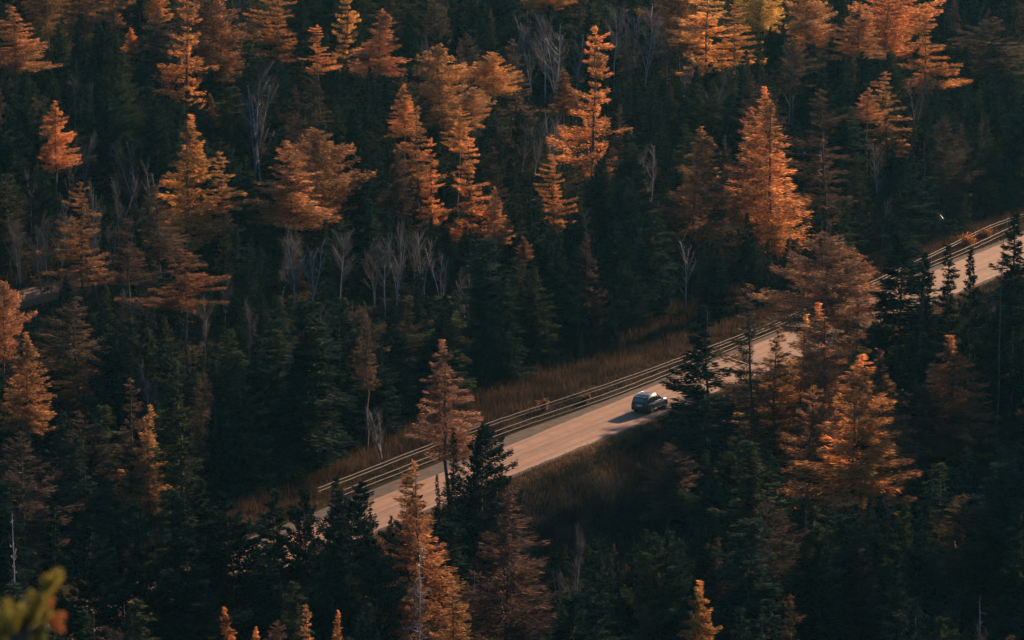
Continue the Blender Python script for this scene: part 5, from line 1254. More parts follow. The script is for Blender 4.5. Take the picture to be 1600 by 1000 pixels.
(2,62.6,546.7,7.15,11.5,11.5,3.7,'b',2,3.7,8),
(0,1.6,551.8,17.45,9.2,9.2,2.6,'c',5,5.4,('slim faded brown larch above the bright larch fringe at the top', 10)),
(3,70.8,551.3,6.21,6.5,6.5,2.3,'v',1,5.4,('small grey leafless birch above the dark olive and orange larch', 20)),
(2,23.7,557.1,14.34,11.2,11.2,3.9,'b',1,0.3,('slim dark bushy pine above the grey leafless birch', 30)),
(1,74.2,559.6,6.32,11.3,11.3,3.7,'f',1,5.4,19),
(2,83.0,560.4,6.25,13.1,13.1,4.8,'b',1,5.5,8),
(0,-1.7,561.7,18.28,8.6,8.6,3.2,'r',5,1.0,28),
(2,6.4,565.2,17.22,11.5,11.5,3.9,'b',1,1.6,9),
(3,10.6,563.5,16.71,7.6,7.6,2.7,'v',1,1.9,('tall grey leafless birch above the bright larch fringe at the top', 21)),
(2,72.7,562.3,6.70,11.5,11.5,3.7,'b',0,1.1,8),
(2,84.0,564.2,6.56,16.4,16.4,5.2,'b',0,6.0,8),
(2,14.5,569.8,16.96,11.5,11.5,4.7,'b',1,5.3,9),
(2,16.8,571.2,16.60,11.5,11.5,4.5,'b',1,2.8,9),
(3,23.5,569.1,14.90,6.0,6.0,2.0,'v',1,5.6,('small grey leafless birch above the grey leafless birch', 20)),
(0,42.7,571.3,12.14,11.5,11.5,3.5,'c',5,5.7,('slim faded brown larch above the palest golden larch', 9)),
(2,82.2,566.4,6.89,13.1,13.1,4.2,'b',2,2.7,8),
(2,24.9,572.0,14.58,9.9,9.9,3.7,'b',2,1.7,8),
(2,32.3,572.9,13.25,10.1,10.1,3.7,'b',0,2.7,('slim dark bushy pine above the bright orange larch', 30)),
(2,83.6,573.3,6.92,13.9,13.9,4.5,'b',1,0.2,8),
(2,31.9,577.9,14.07,11.3,11.3,4.2,'b',1,0.8,8),
(0,53.0,577.7,11.00,11.5,11.5,3.6,'r',5,1.3,('slim faded brown larch above the smooth orange larch', 9)),
(2,40.7,584.3,14.28,11.5,11.5,3.6,'b',1,5.1,8),
(2,52.3,586.0,11.91,11.5,11.5,4.0,'b',2,0.1,('slim dark bushy pine above the orange larch with a dark green spruce', 30)),
(2,62.3,583.8,10.42,10.4,10.4,4.2,'b',1,6.1,('broad dark bushy pine above the smooth orange larch', 30)),
(3,67.6,586.1,10.33,6.2,6.2,2.3,'v',1,3.3,34),
(2,85.0,585.7,6.49,16.4,16.4,6.3,'b',1,1.6,8),
(3,52.1,590.5,12.52,6.6,6.6,2.0,'v',1,3.9,('small grey leafless birch above the orange larch with a dark green spruce', 20)),
(3,61.4,590.8,11.72,6.9,6.9,2.5,'v',1,5.9,('small grey leafless birch above the smooth orange larch', 20)),
(3,62.4,596.2,12.37,6.1,6.1,2.4,'v',1,0.5,34),
(3,70.8,596.9,10.31,6.7,6.7,2.3,'v',1,5.5,34),
(2,59.7,602.8,13.54,11.5,11.5,4.2,'b',1,1.6,8),
(2,68.6,605.6,11.17,11.5,11.5,4.3,'b',1,1.0,8),
(0,76.0,604.2,9.35,11.5,11.5,4.5,'r',5,4.2,27),
(2,86.0,604.2,8.22,14.8,14.8,5.0,'b',1,3.5,8),
(2,79.2,611.6,10.00,11.5,11.5,3.6,'b',0,1.9,8),
(2,87.7,609.2,8.57,12.4,12.4,4.0,'b',1,4.3,8),
(2,68.1,617.0,12.11,9.4,9.4,4.0,'b',0,4.4,8),
(2,87.9,616.0,9.03,14.2,14.2,5.6,'b',1,4.7,8),
(3,86.7,621.3,9.66,6.6,6.6,2.7,'v',1,3.7,34),
(2,83.9,628.6,10.80,10.8,10.8,3.5,'b',2,5.4,8),
(2,86.2,633.0,10.69,11.5,11.5,3.9,'b',2,2.9,8),
]

M_SAP = leaf_mat('sapling_needles', False, (.028, .040, .022), .15, .5, .5, .12)
# ------------------------------------------------------------------ tree builders
def unit(v): return v / (np.linalg.norm(v, axis=-1, keepdims=True) + 1e-9)

def cards(rg, P, D, length, width, flat=.5):
    """one slim quad per point P along direction D"""
    n = len(P)
    up = np.tile(np.array([0., 0., 1.]), (n, 1)) * flat + rg.normal(0, 1, (n, 3)) * (1 - flat)
    S = unit(np.cross(D, up)) * (width * rg.uniform(.6, 1.3, (n, 1))) * .5
    L = D * (length * rg.uniform(.6, 1.35, (n, 1))) * .5
    return np.stack([P - L - S * .6, P - L * .2 + S, P + L + S * .15, P + L * .1 - S], 1)

def trunk_path(rg, H, wob=.012):
    n = 8; z = np.linspace(0, 1, n)
    off = np.cumsum(rg.normal(0, wob, (n, 2)), 0) * H * .5
    off -= off[0]
    return z * H, off
def on_trunk(tp, h): return np.array([np.interp(h, tp[0], tp[1][:, 0]), np.interp(h, tp[0], tp[1][:, 1]), h])

DENS = 3.3
def conifer(name, seed, H, R, base, nb, ncards, prof, droop, curl, clen, cwid, mat, gap=.25, layer=0, limb=True, flat=.55, side=.32, tipw=1.0, lean=.012):
    """a conifer crown of boughs, each a flattened spray of needle cards, and its trunk with limbs"""
    rg = np.random.default_rng(seed); gap *= .8
    tp = trunk_path(rg, H, lean)
    T = Tubes()
    TL = Tubes()
    T.add([on_trunk(tp, z) for z in tp[0]], [max(.012, H * .0115 * (1 - z / H) ** .8 + .01) for z in tp[0]], 6)
    Q = []
    asym = rg.uniform(0, 6.28); a2 = rg.uniform(0, 6.28)
    levels = layer if layer else 0
    tot = 0
    Ls = []
    for i in range(nb):
        t = (i + rg.random()) / nb
        if levels: t = (np.floor(t * levels) + .5 + rg.normal(0, .16)) / levels; t = min(max(t, 0), .995)
        Ls.append(t)
    for t in Ls:
        az = rg.uniform(0, 2 * math.pi)
        h = H * (base + (1 - base) * t)
        L = R * prof(1 - t) * rg.uniform(1 - gap * 1.6, 1 + gap * .55)
        L *= 1 + .22 * math.sin(az + asym + t * 4) + .12 * math.sin(2 * az + a2 - t * 9)
        if rg.random() < gap * .25: L *= .45
        if rg.random() < gap * .18: L *= 1.3
        L = max(L, .18)
        dv = np.array([math.cos(az), math.sin(az), 0.]); sv = np.array([-dv[1], dv[0], 0.])
        d0 = droop(t) + rg.normal(0, .07)
        c = on_trunk(tp, h)
        m = max(8, int(DENS * ncards * (L / R) ** 1.15))
        q = rg.random(m) ** .72
        q = .08 + .92 * q
        axis = c + dv * (q * L)[:, None]
        axis[:, 2] += L * (d0 * q + curl * q * q)
        lat = rg.uniform(-1, 1, m); lat = np.sign(lat) * np.abs(lat) ** .8
        spread = side * L * (1.05 - q * .85) * tipw + .05
        P = axis + sv * (lat * spread)[:, None]
        P[:, 2] += rg.normal(0, .05 + .04 * L, m) - np.abs(lat) * spread * .18
        D = unit(dv * (.75 + .3 * q)[:, None] + sv * (lat * 1.0)[:, None] + np.array([0, 0, 1]) * (rg.normal(d0 * .5 + curl * q, .28, m))[:, None])
        Q.append(cards(rg, P, D, clen, cwid, flat))
        if limb and L > .5:
            pts = [c + dv * (k * L) + np.array([0, 0, L * (d0 * k + curl * k * k)]) for k in (0, .35, .7, .97)]
            r = .012 + .011 * L
            TL.add(pts, [r, r * .75, r * .5, .006], 3)
    # leader tuft
    m = int(ncards * .5)
    zz = H * (1 - rg.random(m) * .06)
    P = np.stack([np.interp(zz, tp[0], tp[1][:, 0]), np.interp(zz, tp[0], tp[1][:, 1]), zz], 1) + rg.normal(0, .05, (m, 3))
    Q.append(cards(rg, P, unit(rg.normal(0, .5, (m, 3)) + np.array([0, 0, 1.])), clen * .8, cwid, .3))
    crown = card_mesh(name + '_crown', np.concatenate(Q), mat)
    return crown, T.mesh(name + '_trunk', M_BARK), TL.mesh(name + '_limbs', M_BARK), H, R

cone = lambda r: (r ** .85) * (1 - .12 * r)
cone_s = lambda r: .06 + .94 * r ** .95
broad = lambda r: (min(r, .62) / .62) ** .7 * (1 - .25 * max(0, r - .62) / .38)
roundt = lambda r: .12 + .88 * math.sin(min(1, r / .7) * math.pi / 2) ** .9 * (1 - .3 * max(0, r - .6) / .4)
ragg = lambda r: (r ** .62) * (.72 + .28 * math.sin(r * 23) * math.sin(r * 9 + 1))
narrow = lambda r: r ** .7

LARCH = {
 'c': [conifer('larch', 11, 16, 3.0, .12, 210, 62, cone, lambda t: -.02 + .25 * t, .10, .29, .060, M_NEEDLE, .30, 0),
       conifer('larch', 12, 16, 3.0, .16, 190, 66, cone, lambda t: .04 + .25 * t, .12, .29, .060, M_NEEDLE, .38, 26),
       conifer('larch', 13, 16, 3.0, .10, 200, 64, cone, lambda t: -.08 + .3 * t, .14, .29, .060, M_NEEDLE, .34, 0, lean=.02)],
 'n': [conifer('larch', 21, 16, 2.2, .14, 170, 46, narrow, lambda t: .10 + .25 * t, .10, .36, .08, M_NEEDLE, .3),
       conifer('larch', 22, 16, 2.2, .14, 170, 46, cone, lambda t: .05 + .3 * t, .10, .36, .08, M_NEEDLE, .35)],
 'b': [conifer('larch', 31, 15, 3.8, .14, 190, 84, broad, lambda t: .02 + .35 * t, .10, .30, .062, M_NEEDLE, .34, 0, lean=.02),
       conifer('larch', 32, 15, 3.8, .18, 180, 88, broad, lambda t: .08 + .35 * t, .12, .30, .062, M_NEEDLE, .4, 20, lean=.02),
       conifer('larch', 33, 15, 3.8, .12, 190, 84, roundt, lambda t: .05 + .4 * t, .08, .30, .062, M_NEEDLE, .36, 0, lean=.025)],
 'r': [conifer('larch', 41, 17, 3.4, .14, 120, 100, ragg, lambda t: -.06 + .25 * t, .16, .29, .060, M_NEEDLE, .62, 19, lean=.016, side=.26),
       conifer('larch', 42, 17, 3.4, .16, 112, 104, ragg, lambda t: -.02 + .25 * t, .18, .29, .060, M_NEEDLE, .70, 17, lean=.02, side=.28),
       conifer('larch', 43, 17, 3.4, .10, 124, 96, lambda r: r ** .75, lambda t: -.10 + .3 * t, .20, .29, .060, M_NEEDLE, .66, 21, lean=.016, side=.26),
       conifer('larch', 44, 17, 3.4, .12, 118, 96, lambda r: .2 + .8 * r ** .9 * (.8 + .2 * math.sin(r * 31)), lambda t: -.04 + .25 * t, .12, .29, .060, M_NEEDLE, .6, 20, lean=.02, side=.3)],
 # nearly bare, grey brown ones
 's': [conifer('larch', 51, 16, 3.2, .10, 170, 44, cone, lambda t: .02 + .25 * t, .10, .46, .06, M_NEEDLE, .42, 0, lean=.02),
       conifer('larch', 52, 16, 3.2, .12, 150, 50, broad, lambda t: -.02 + .3 * t, .14, .46, .06, M_NEEDLE, .5, 22, lean=.02),
       conifer('larch', 53, 16, 3.2, .10, 150, 48, ragg, lambda t: -.06 + .3 * t, .16, .46, .06, M_NEEDLE, .5, 19, lean=.02)],
}
SPRUCE = {
 'n': [conifer('spruce', 61, 14, 1.4, .06, 230, 30, narrow, lambda t: -.45 + .4 * t, .16, .24, .078, M_SPRUCE, .38, side=.4),
       conifer('spruce', 62, 14, 1.4, .06, 230, 30, lambda r: .1 + .9 * r ** .8 * (.8 + .2 * math.sin(r * 17)), lambda t: -.4 + .4 * t, .16, .24, .078, M_SPRUCE, .5, side=.4, lean=.018),
       conifer('spruce', 63, 14, 1.4, .08, 220, 30, lambda r: .16 + .84 * r ** .6, lambda t: -.5 + .5 * t, .2, .24, .078, M_SPRUCE, .45, side=.4)],
 'f': [conifer('spruce', 71, 14, 2.0, .06, 250, 46, cone_s, lambda t: -.30 + .45 * t, .26, .25, .078, M_SPRUCE, .32, side=.34),
       conifer('spruce', 72, 14, 2.0, .06, 230, 48, cone, lambda t: -.25 + .4 * t, .26, .25, .078, M_SPRUCE, .42, 30, side=.34),
       conifer('spruce', 73, 14, 2.0, .05, 240, 46, lambda r: r ** .75 * (.86 + .14 * math.sin(r * 21)), lambda t: -.35 + .5 * t, .24, .25, .078, M_SPRUCE, .4, side=.34)],
}
PINE = {'b': [conifer('pine', 81, 12, 2.3, .14, 170, 80, roundt, lambda t: .10 + .4 * t, .10, .22, .085, M_SPRUCE, .42, 0, flat=.3, side=.4, lean=.02),
              conifer('pine', 82, 12, 2.3, .18, 150, 88, broad, lambda t: .05 + .4 * t, .14, .22, .085, M_SPRUCE, .5, 15, flat=.3, side=.4, lean=.025),
              conifer('pine', 83, 12, 2.3, .12, 170, 78, lambda r: .1 + .9 * r ** .6, lambda t: .2 + .4 * t, .10, .22, .085, M_SPRUCE, .45, 0, flat=.3, side=.4, lean=.02)]}

def birch(seed, H, stems, bark, spread=.16, twig=1300, fork=None):
    rg = np.random.default_rng(seed)
    T = Tubes(); Tl = Tubes(); P = []; D = []
    for k in range(stems):
        az = rg.uniform(0, 6.28); lean = spread * rg.uniform(.4, 1.2) * (0 if stems == 1 else 1)
        hs = H * rg.uniform(.8, 1.0) if k else H
        pts = []; z0 = 0
        f = (fork or rg.uniform(.05, .25)) * H
        for q in np.linspace(0, 1, 8):
            z = q * hs
            r = max(0, z - f) * lean
            w = .035 * H * math.sin(q * 7 + seed + k) * q
            pts.append(np.array([math.cos(az) * r + w * .6, math.sin(az) * r + w * .4, z]))
        r0 = .0080 * H * (1 if k == 0 else .7)
        T.add(pts, [r0 * (1 - q * .9) + .012 for q in np.linspace(0, 1, 8)], 6)
        for j in range(int(15)):
            q = rg.uniform(.28, .97); i = int(q * 7); a = pts[i] + (pts[min(7, i + 1)] - pts[i]) * (q * 7 - i)
            ba = rg.uniform(0, 6.28); L = H * rg.uniform(.08, .30) * (1.15 - q * .6)
            dv = np.array([math.cos(ba) * .55, math.sin(ba) * .55, .85])
            b = a + dv * L * .5; c = b + (dv + np.array([0, 0, .35])) * L * .55
            Tl.add([a, b, c], [r0 * .33, r0 * .22, .008], 3)
            m = int(twig / 15 / stems)
            tq = rg.random(m)
            pp = np.where(tq[:, None] < .5, a + (b - a) * (tq * 2)[:, None], b + (c - b) * (tq * 2 - 1)[:, None])
            dd = unit(dv + rg.normal(0, .5, (m, 3)) + np.array([0, 0, .3]))
            ll = L * .22
            P.append(pp + dd * ll * rg.uniform(.2, 1.6, (m, 1)) + rg.normal(0, .05 * L, (m, 3))); D.append(dd)
    P = np.concatenate(P); D = np.concatenate(D)
    return T.mesh('birch_trunk', bark), Tl.mesh('birch_limbs', bark), card_mesh('birch_twigs', cards(rg, P, D, .6, .026, .2), M_TWIG), H, H * .17
BIRCH = {'v0': [birch(5, 9, 3, M_BIRCH, .2), birch(6, 9, 2, M_BIRCH, .24), birch(7, 9, 4, M_BIRCH, .2), birch(8, 9, 2, M_BIRCH, .18), birch(9, 9, 1, M_BIRCH, .18), birch(10, 9, 3, M_BIRCH, .26)],
         'v1': [birch(15, 9, 2, M_BIRCHG), birch(16, 9, 3, M_BIRCHG, .14), birch(17, 9, 1, M_BIRCHG), birch(18, 9, 2, M_BIRCHG, .2)],
         'y0': [birch(25, 9, 2, M_BIRCH, .2, 200, .55)], 'y1': [birch(26, 9, 2, M_BIRCHG, .12, 300, .5)]}

def dead(seed, H, bark, limbs, crook=.3, rmax=.16):
    rg = np.random.default_rng(seed)
    T = Tubes(); tp = trunk_path(rg, H, .012)
    T.add([on_trunk(tp, z) for z in tp[0]], [H * .0105 * (1 - z / H) ** .7 + .012 for z in tp[0]], 6)
    B = Tubes()
    for j in range(limbs):
        h = H * rg.uniform(.3, .97); a = on_trunk(tp, h); ba = rg.uniform(0, 6.28); L = H * rmax * rg.uniform(.4, 1.1) * (1.25 - h / H)
        p = [a]; d = np.array([math.cos(ba), math.sin(ba), rg.uniform(-.1, .45)])
        for k in range(4):
            p.append(p[-1] + d * L / 4); d = unit(d + rg.normal(0, crook, 3) + np.array([0, 0, .12]))
        B.add(p, [.045, .036, .027, .018, .008], 4)
        for k in (2, 3):
            e = p[k] + unit(d + rg.normal(0, .6, 3)) * L * .35; B.add([p[k], e], [.02, .007], 3)
    return T.mesh('dead_trunk', bark), B.mesh('dead_limbs', bark), H, H * rmax
DEAD = {'d': [dead(31, 11, M_DEAD, 26, .4, .22), dead(32, 11, M_DEAD, 20, .25, .12), dead(33, 11, M_DEAD, 30, .2, .10)], 'k': [dead(31, 11, M_DEAD, 34, .5, .26)], 'p': [dead(35, 12, M_DEADD, 4, .2, .03)]}

# needle colours, shade worked into the dark larch tints: yellow-orange to rust to faded brown
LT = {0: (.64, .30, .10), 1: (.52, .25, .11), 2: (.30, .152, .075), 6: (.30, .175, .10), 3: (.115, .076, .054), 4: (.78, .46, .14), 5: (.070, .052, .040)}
ST = {0: (.012, .027, .022), 1: (.022, .040, .029), 2: (.046, .060, .030)}
KINDS = ['larch_tree', 'spruce_tree', 'pine_tree', 'birch_tree', 'dead_tree']
CAT = {'larch_tree': 'larch', 'spruce_tree': 'spruce', 'pine_tree': 'pine', 'birch_tree': 'birch', 'dead_tree': 'dead tree'}
rt = np.random.default_rng(99)
counter = 0
for (k, x, y, z, h, ch, w, st, ti, rz, lab) in TREES:
    kind = KINDS[k]; counter += 1
    root = empty(kind, (x, y, z - .15), rz)
    if isinstance(lab, int): tag(root, ZONES[lab][0], CAT[kind], ZONES[lab][1])
    elif isinstance(lab, tuple): tag(root, lab[0], CAT[kind], GROUPS[lab[1]])
    else: tag(root, lab, CAT[kind])
    j = rt.uniform(.82, 1.18)
    if kind in ('larch_tree', 'spruce_tree', 'pine_tree'):
        if kind == 'larch_tree':
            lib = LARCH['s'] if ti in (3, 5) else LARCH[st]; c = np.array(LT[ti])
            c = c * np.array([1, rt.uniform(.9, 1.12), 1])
        elif kind == 'spruce_tree': lib = SPRUCE[st]; c = np.array(ST[ti])
        else: lib = PINE['b']; c = np.array(ST[ti]) * 1.1
        cr, tr, lm, H0, R0 = lib[counter % len(lib)]
        a = obj('crown', cr, root); b = obj('trunk', tr, root); l_ = obj('limbs', lm, root)
        k_ = {'larch_tree': .62, 'spruce_tree': .56, 'pine_tree': .78}[kind]
        sc = (w * .5 / (R0 * k_), w * .5 / (R0 * k_), h / H0)
        a.scale = (sc[0], sc[1], ch / H0); l_.scale = a.scale; b.scale = (h / H0, h / H0, h / H0 * .985)
        a.location = l_.location = (0, 0, h - ch)
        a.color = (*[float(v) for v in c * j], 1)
    elif kind == 'birch_tree':
        lib = BIRCH[st + str(0 if ti == 0 else 1)]
        tr, lm, tw, H0, R0 = lib[counter % len(lib)]
        s_ = h / H0; sw = s_ * (.8 + .5 * rt.random())
        root.rotation_euler = (rt.normal(0, .06), rt.normal(0, .06), rz)
        for nm, me in (('trunk', tr), ('limbs', lm), ('twigs', tw)):
            o = obj(nm, me, root); o.scale = (sw, sw, s_)
            if nm == 'twigs': o.color = (*[float(v) for v in np.array((.12, .108, .098)) * j * (1.2 if ti == 0 else .75)], 1)
    else:
        lib = DEAD[st]; tr, lm, H0, R0 = lib[counter % len(lib)]
        for nm, me in (('trunk', tr), ('limbs', lm)):
            o = obj(nm, me, root); o.scale = (w * .5 / R0 if st != 'p' else .8, w * .5 / R0 if st != 'p' else .8, h / H0)

# ------------------------------------------------------------------ grass, brush, undergrowth
def blades(rg, X, Y, hgt, per, spread, width, lean=.45):
    n = len(X); Z = terr(X, Y)
    B = np.repeat(np.stack([X, Y, Z], 1), per, 0)
    hh = np.repeat(hgt, per) * rg.uniform(.5, 1.15, n * per)
    a = rg.uniform(0, 6.28, n * per)
    B[:, 0] += rg.normal(0, spread, n * per); B[:, 1] += rg.normal(0, spread, n * per)
    top = B + np.stack([rg.normal(0, lean, n * per) * hh, rg.normal(0, lean, n * per) * hh, hh], 1)
    sd = np.stack([np.cos(a), np.sin(a), a * 0], 1) * (width * rg.uniform(.6, 1.4, (n * per, 1)))
    B[:, 2] -= .05
    return np.stack([B - sd, B + sd, top], 1)
def scatter(rg, n, s0, s1, u0, u1, clump=6.):
    s = rg.uniform(s0, s1, n); u = rg.uniform(u0, u1, n)
    u = u + bend(s)
    return xy(s, u)
rg = np.random.default_rng(5)
def keep(X, Y, f, th):
    m = (np.sin(X * f + 1.7) * np.cos(Y * f * 1.3) + np.sin(X * f * 2.3 + Y * f * 1.9) * .6 + rg.normal(0, .45, len(X))) > th
    return X[m], Y[m]
# short dry grass on both verges
Xa, Ya = scatter(rg, 20000, -40, 140, -8, -3.1)
Xb, Yb = scatter(rg, 1500, -40, 140, 5.6, 9)
X = np.concatenate([Xa, Xb]); Y = np.concatenate([Ya, Yb])
Q = blades(rg, X, Y, rg.uniform(.12, .38, len(X)), 5, .12, .03, .6)
tag(obj('dry_grass', card_mesh('dry_grass', Q, M_GRASS, 3)), kind='stuff', label='dry tan grass along both road verges', category='grass')
# knee to waist high brown brush beyond the guardrails and down the near bank
Xa, Ya = scatter(rg, 15000, -45, 150, 9.2, 25)
Xb, Yb = scatter(rg, 22000, -40, 60, -32, -5.2)
Xc, Yc = scatter(rg, 7000, -45, 130, 5.9, 9.4)
Xb, Yb = keep(Xb, Yb, .35, -.9)
Xd = rg.uniform(-66, -36, 2600); Yd = rg.uniform(335, 380, 2600)
dd = np.min(np.hypot(Xd[:, None] - FX[None], Yd[:, None] - FY[None]), 1)
Xd = Xd[dd > 2.6]; Yd = Yd[dd > 2.6]
X = np.concatenate([Xa, Xd]); Y = np.concatenate([Ya, Yd])
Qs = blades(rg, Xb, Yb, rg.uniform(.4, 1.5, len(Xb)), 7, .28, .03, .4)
tag(obj('shade_toned_scrub', card_mesh('shade_toned_scrub', Qs, M_SCRUB, 3)), kind='stuff', label='dark low scrub on the shaded bank below the lit road', category='scrub')
hg = rg.uniform(.4, 1.4, len(X))
Q = blades(rg, X, Y, hg, 7, .25, .028, .35)
Q2 = blades(rg, Xc, Yc, rg.uniform(.2, .5, len(Xc)), 6, .15, .028, .4)
tag(obj('brown_brush', card_mesh('brown_brush', np.concatenate([Q, Q2]), M_BRUSH, 3)), kind='stuff', label='tangled brown brush beyond the guardrails and down the shaded bank', category='brush')
# undergrowth below the trees
X = rg.uniform(-90, 110, 15000); Y = rg.uniform(235, 620, 15000)
s, u = su(X, Y); m = ((u > 20) | (u < -14)) & (np.abs(X) < Y * .15 + 8)
X = X[m]; Y = Y[m]
n = len(X); per = 14
C = np.repeat(np.stack([X, Y, terr(X, Y)], 1), per, 0)
rad = np.repeat(rg.uniform(.5, 1.5, n), per)
P = C + unit(rg.normal(0, 1, (n * per, 3))) * (rad * rg.uniform(.4, 1, n * per))[:, None] * np.array([1, 1, .8]) + np.array([0, 0, .6])
Q = cards(rg, P, unit(rg.normal(0, 1, (n * per, 3))), .5, .22, .4)
tag(obj('undergrowth', card_mesh('undergrowth', Q, M_UNDER)), kind='stuff', label='low dark undergrowth covering the forest floor', category='undergrowth')

# young conifers crowding between the big ones, too many to count
X = rg.uniform(-90, 100, 8500); Y = rg.uniform(240, 610, 8500)
s, u = su(X, Y); m = ((u > 26) | (u < -19)) & (np.abs(X) < Y * .145 + 6) & ~((u < 0) & (u > -30) & (s > -8) & (s < 40))
m &= ~((X < -40) & (Y > 338) & (Y < 364))
X = X[m]; Y = Y[m]; n = len(X); per = 60
hh = np.repeat(rg.uniform(1.5, 4.5, n), per); t = rg.random(n * per) ** 1.3
a = rg.uniform(0, 6.28, n * per); r = hh * .26 * (1 - t) * rg.uniform(.4, 1, n * per) + .05
C = np.repeat(np.stack([X, Y, terr(X, Y)], 1), per, 0)
P = C + np.stack([np.cos(a) * r, np.sin(a) * r, hh * (.05 + .95 * t)], 1)
Dv = unit(np.stack([np.cos(a), np.sin(a), rg.normal(.1, .4, n * per)], 1))
tag(obj('young_conifers', card_mesh('young_conifers', cards(rg, P, Dv, .55, .20, .4), M_SAP)), kind='stuff', label='crowd of small young conifers filling the gaps between the tall trees', category='saplings')

lo = np.array([-2600., -700., float(ZZ.min()) - 1.5]); hi = np.array([2600., 4100., 86.])
V = [(x_, y_, z_) for z_ in (lo[2], hi[2]) for x_, y_ in ((lo[0], lo[1]), (hi[0], lo[1]), (hi[0], hi[1]), (lo[0], hi[1]))]
hm = bpy.data.materials.new('thin_blue_air'); hm.use_nodes = True; hm.node_tree.nodes.clear()
ho = hm.node_tree.nodes.new('ShaderNodeOutputMaterial'); hv = hm.node_tree.nodes.new('ShaderNodeVolumePrincipled')
hv.inputs['Color'].default_value = (.22, .70, .92, 1); hv.inputs['Density'].default_value = 2.8e-5; hv.inputs['Anisotropy'].default_value = 0.2
hm.node_tree.links.new(hv.outputs[0], ho.inputs['Volume'])
tag(obj('haze', poly_mesh('haze', V, [(3, 2, 1, 0), (4, 5, 6, 7), (0, 1, 5, 4), (1, 2, 6, 5), (2, 3, 7, 6), (3, 0, 4, 7)], hm)), kind='stuff', label='thin blue air over the forest', category='haze')

# small shrubs one can pick out
def shrub(label, x, y, h, w, color, seed, n=900, grp=None):
    rg = np.random.default_rng(seed)
    root = empty('shrub', (x, y, float(terr(x, y)))); tag(root, label, 'shrub', grp)
    T = Tubes(); P = []
    for k in range(9):
        a = rg.uniform(0, 6.28); r = w * .5 * rg.uniform(.3, 1)
        e = np.array([math.cos(a) * r, math.sin(a) * r, h * rg.uniform(.6, 1)]); mid = e * .5 + rg.normal(0, .05 * h, 3)
        T.add([(0, 0, -.1), mid, e], [.03, .02, .008], 4)
        q = rg.uniform(.3, 1.1, (n // 9, 1)); P.append(mid + (e - mid) * (q * 2 - 1).clip(-1, 1.1) + rg.normal(0, .09 * w, (n // 9, 3)))
    P = np.concatenate(P)
    obj('stems', T.mesh('shrub_stems', M_BARK), root)
    f = obj('foliage', card_mesh('shrub_foliage', cards(rg, P, unit(rg.normal(0, 1, P.shape)), .16, .11, .2), M_NEEDLE), root)
    f.color = (*color, 1)
SHRUBS = [
 ('small orange shrub poking through the farther guardrail left of the car', 19.3, 7.6, 1.2, 1.2, (.24, .12, .05)),
 ('low rusty shrub between the guardrails left of the car', 24.5, 5.9, .7, .9, (.17, .085, .04)),
 ('bright orange shrub between the guardrails at the far right bend', 119.5, 8.1, 1.0, 2.6, (.36, .15, .05)),
 ('second smaller orange shrub between the guardrails at the far right bend', 125.0, 8.4, .8, 2.2, (.28, .12, .045)),
]
for i, (lb, s_, u_, h_, w_, c_) in enumerate(SHRUBS):
    x, y = xy(s_, u_); shrub(lb, float(x), float(y), h_, w_, c_, 300 + i)
shrub('yellow leafed bush below the small slim orange larch on the left', -38.5, 413.0, 5.5, 3.6, (.45, .30, .07), 310, 2600)

# ------------------------------------------------------------------ warning sign
sx, sy = 51.0, 430.0; sz = float(terr(sx, sy))
root = empty('warning_sign', (sx, sy, sz)); root.rotation_euler = (0, 0, math.radians(-28))
tag(root, 'grey diamond shaped road sign seen from behind the trees at the far right bend', 'road sign')
V = []; F = []
for yy in (-.012, .012):
    for a, b in ((0, -.62), (.62, 0), (0, .62), (-.62, 0)): V.append((a, yy, 2.6 + b))
F = [(0, 1, 2, 3), (7, 6, 5, 4), (0, 4, 5, 1), (1, 5, 6, 2), (2, 6, 7, 3), (3, 7, 4, 0)]
obj('panel', poly_mesh('panel', V, F, plain_mat('sign_back', (.28, .29, .29), .45, .3)), root)
V = []; 
for yy in (-.016, -.013):
    for a, b in ((-.05, -.28), (.05, -.28), (.05, .02), (.16, .02), (0, .26), (-.16, .02), (-.05, .02)): V.append((a, yy, 2.6 + b))
F = [(0, 1, 2, 3, 4, 5, 6), (13, 12, 11, 10, 9, 8, 7)] + [(i, (i + 1) % 7, 7 + (i + 1) % 7, 7 + i) for i in range(7)]
obj('arrow', poly_mesh('arrow', V, F, plain_mat('sign_symbol', (.06, .06, .055), .6)), root)
T = Tubes(); T.add([(0, .05, -.3), (0, .05, 3.1)], [.045, .045], 6)
obj('post', T.mesh('sign_post', M_POST), root)

# ------------------------------------------------------------------ car
M_PAINT = plain_mat('dark_car_paint', (.048, .053, .044), .38, .0, .4, .6)
M_GLASS = plain_mat('dark_car_glass', (.012, .015, .016), .08, 0, .6)
M_TRIM = plain_mat('black_trim', (.018, .018, .018), .6)
M_CHROME = plain_mat('satin_trim', (.45, .45, .45), .42, 1.0)
M_TYRE = plain_mat('tyre_rubber', (.02, .02, .02), .85)
M_RIM = plain_mat('alloy_rim', (.42, .42, .42), .3, .9)
M_LAMP = plain_mat('tail_lamp', (.10, .012, .010), .15)
M_HEAD = plain_mat('head_lamp', (.45, .45, .45), .1)
M_PLATE = plain_mat('plate', (.55, .57, .58), .4)

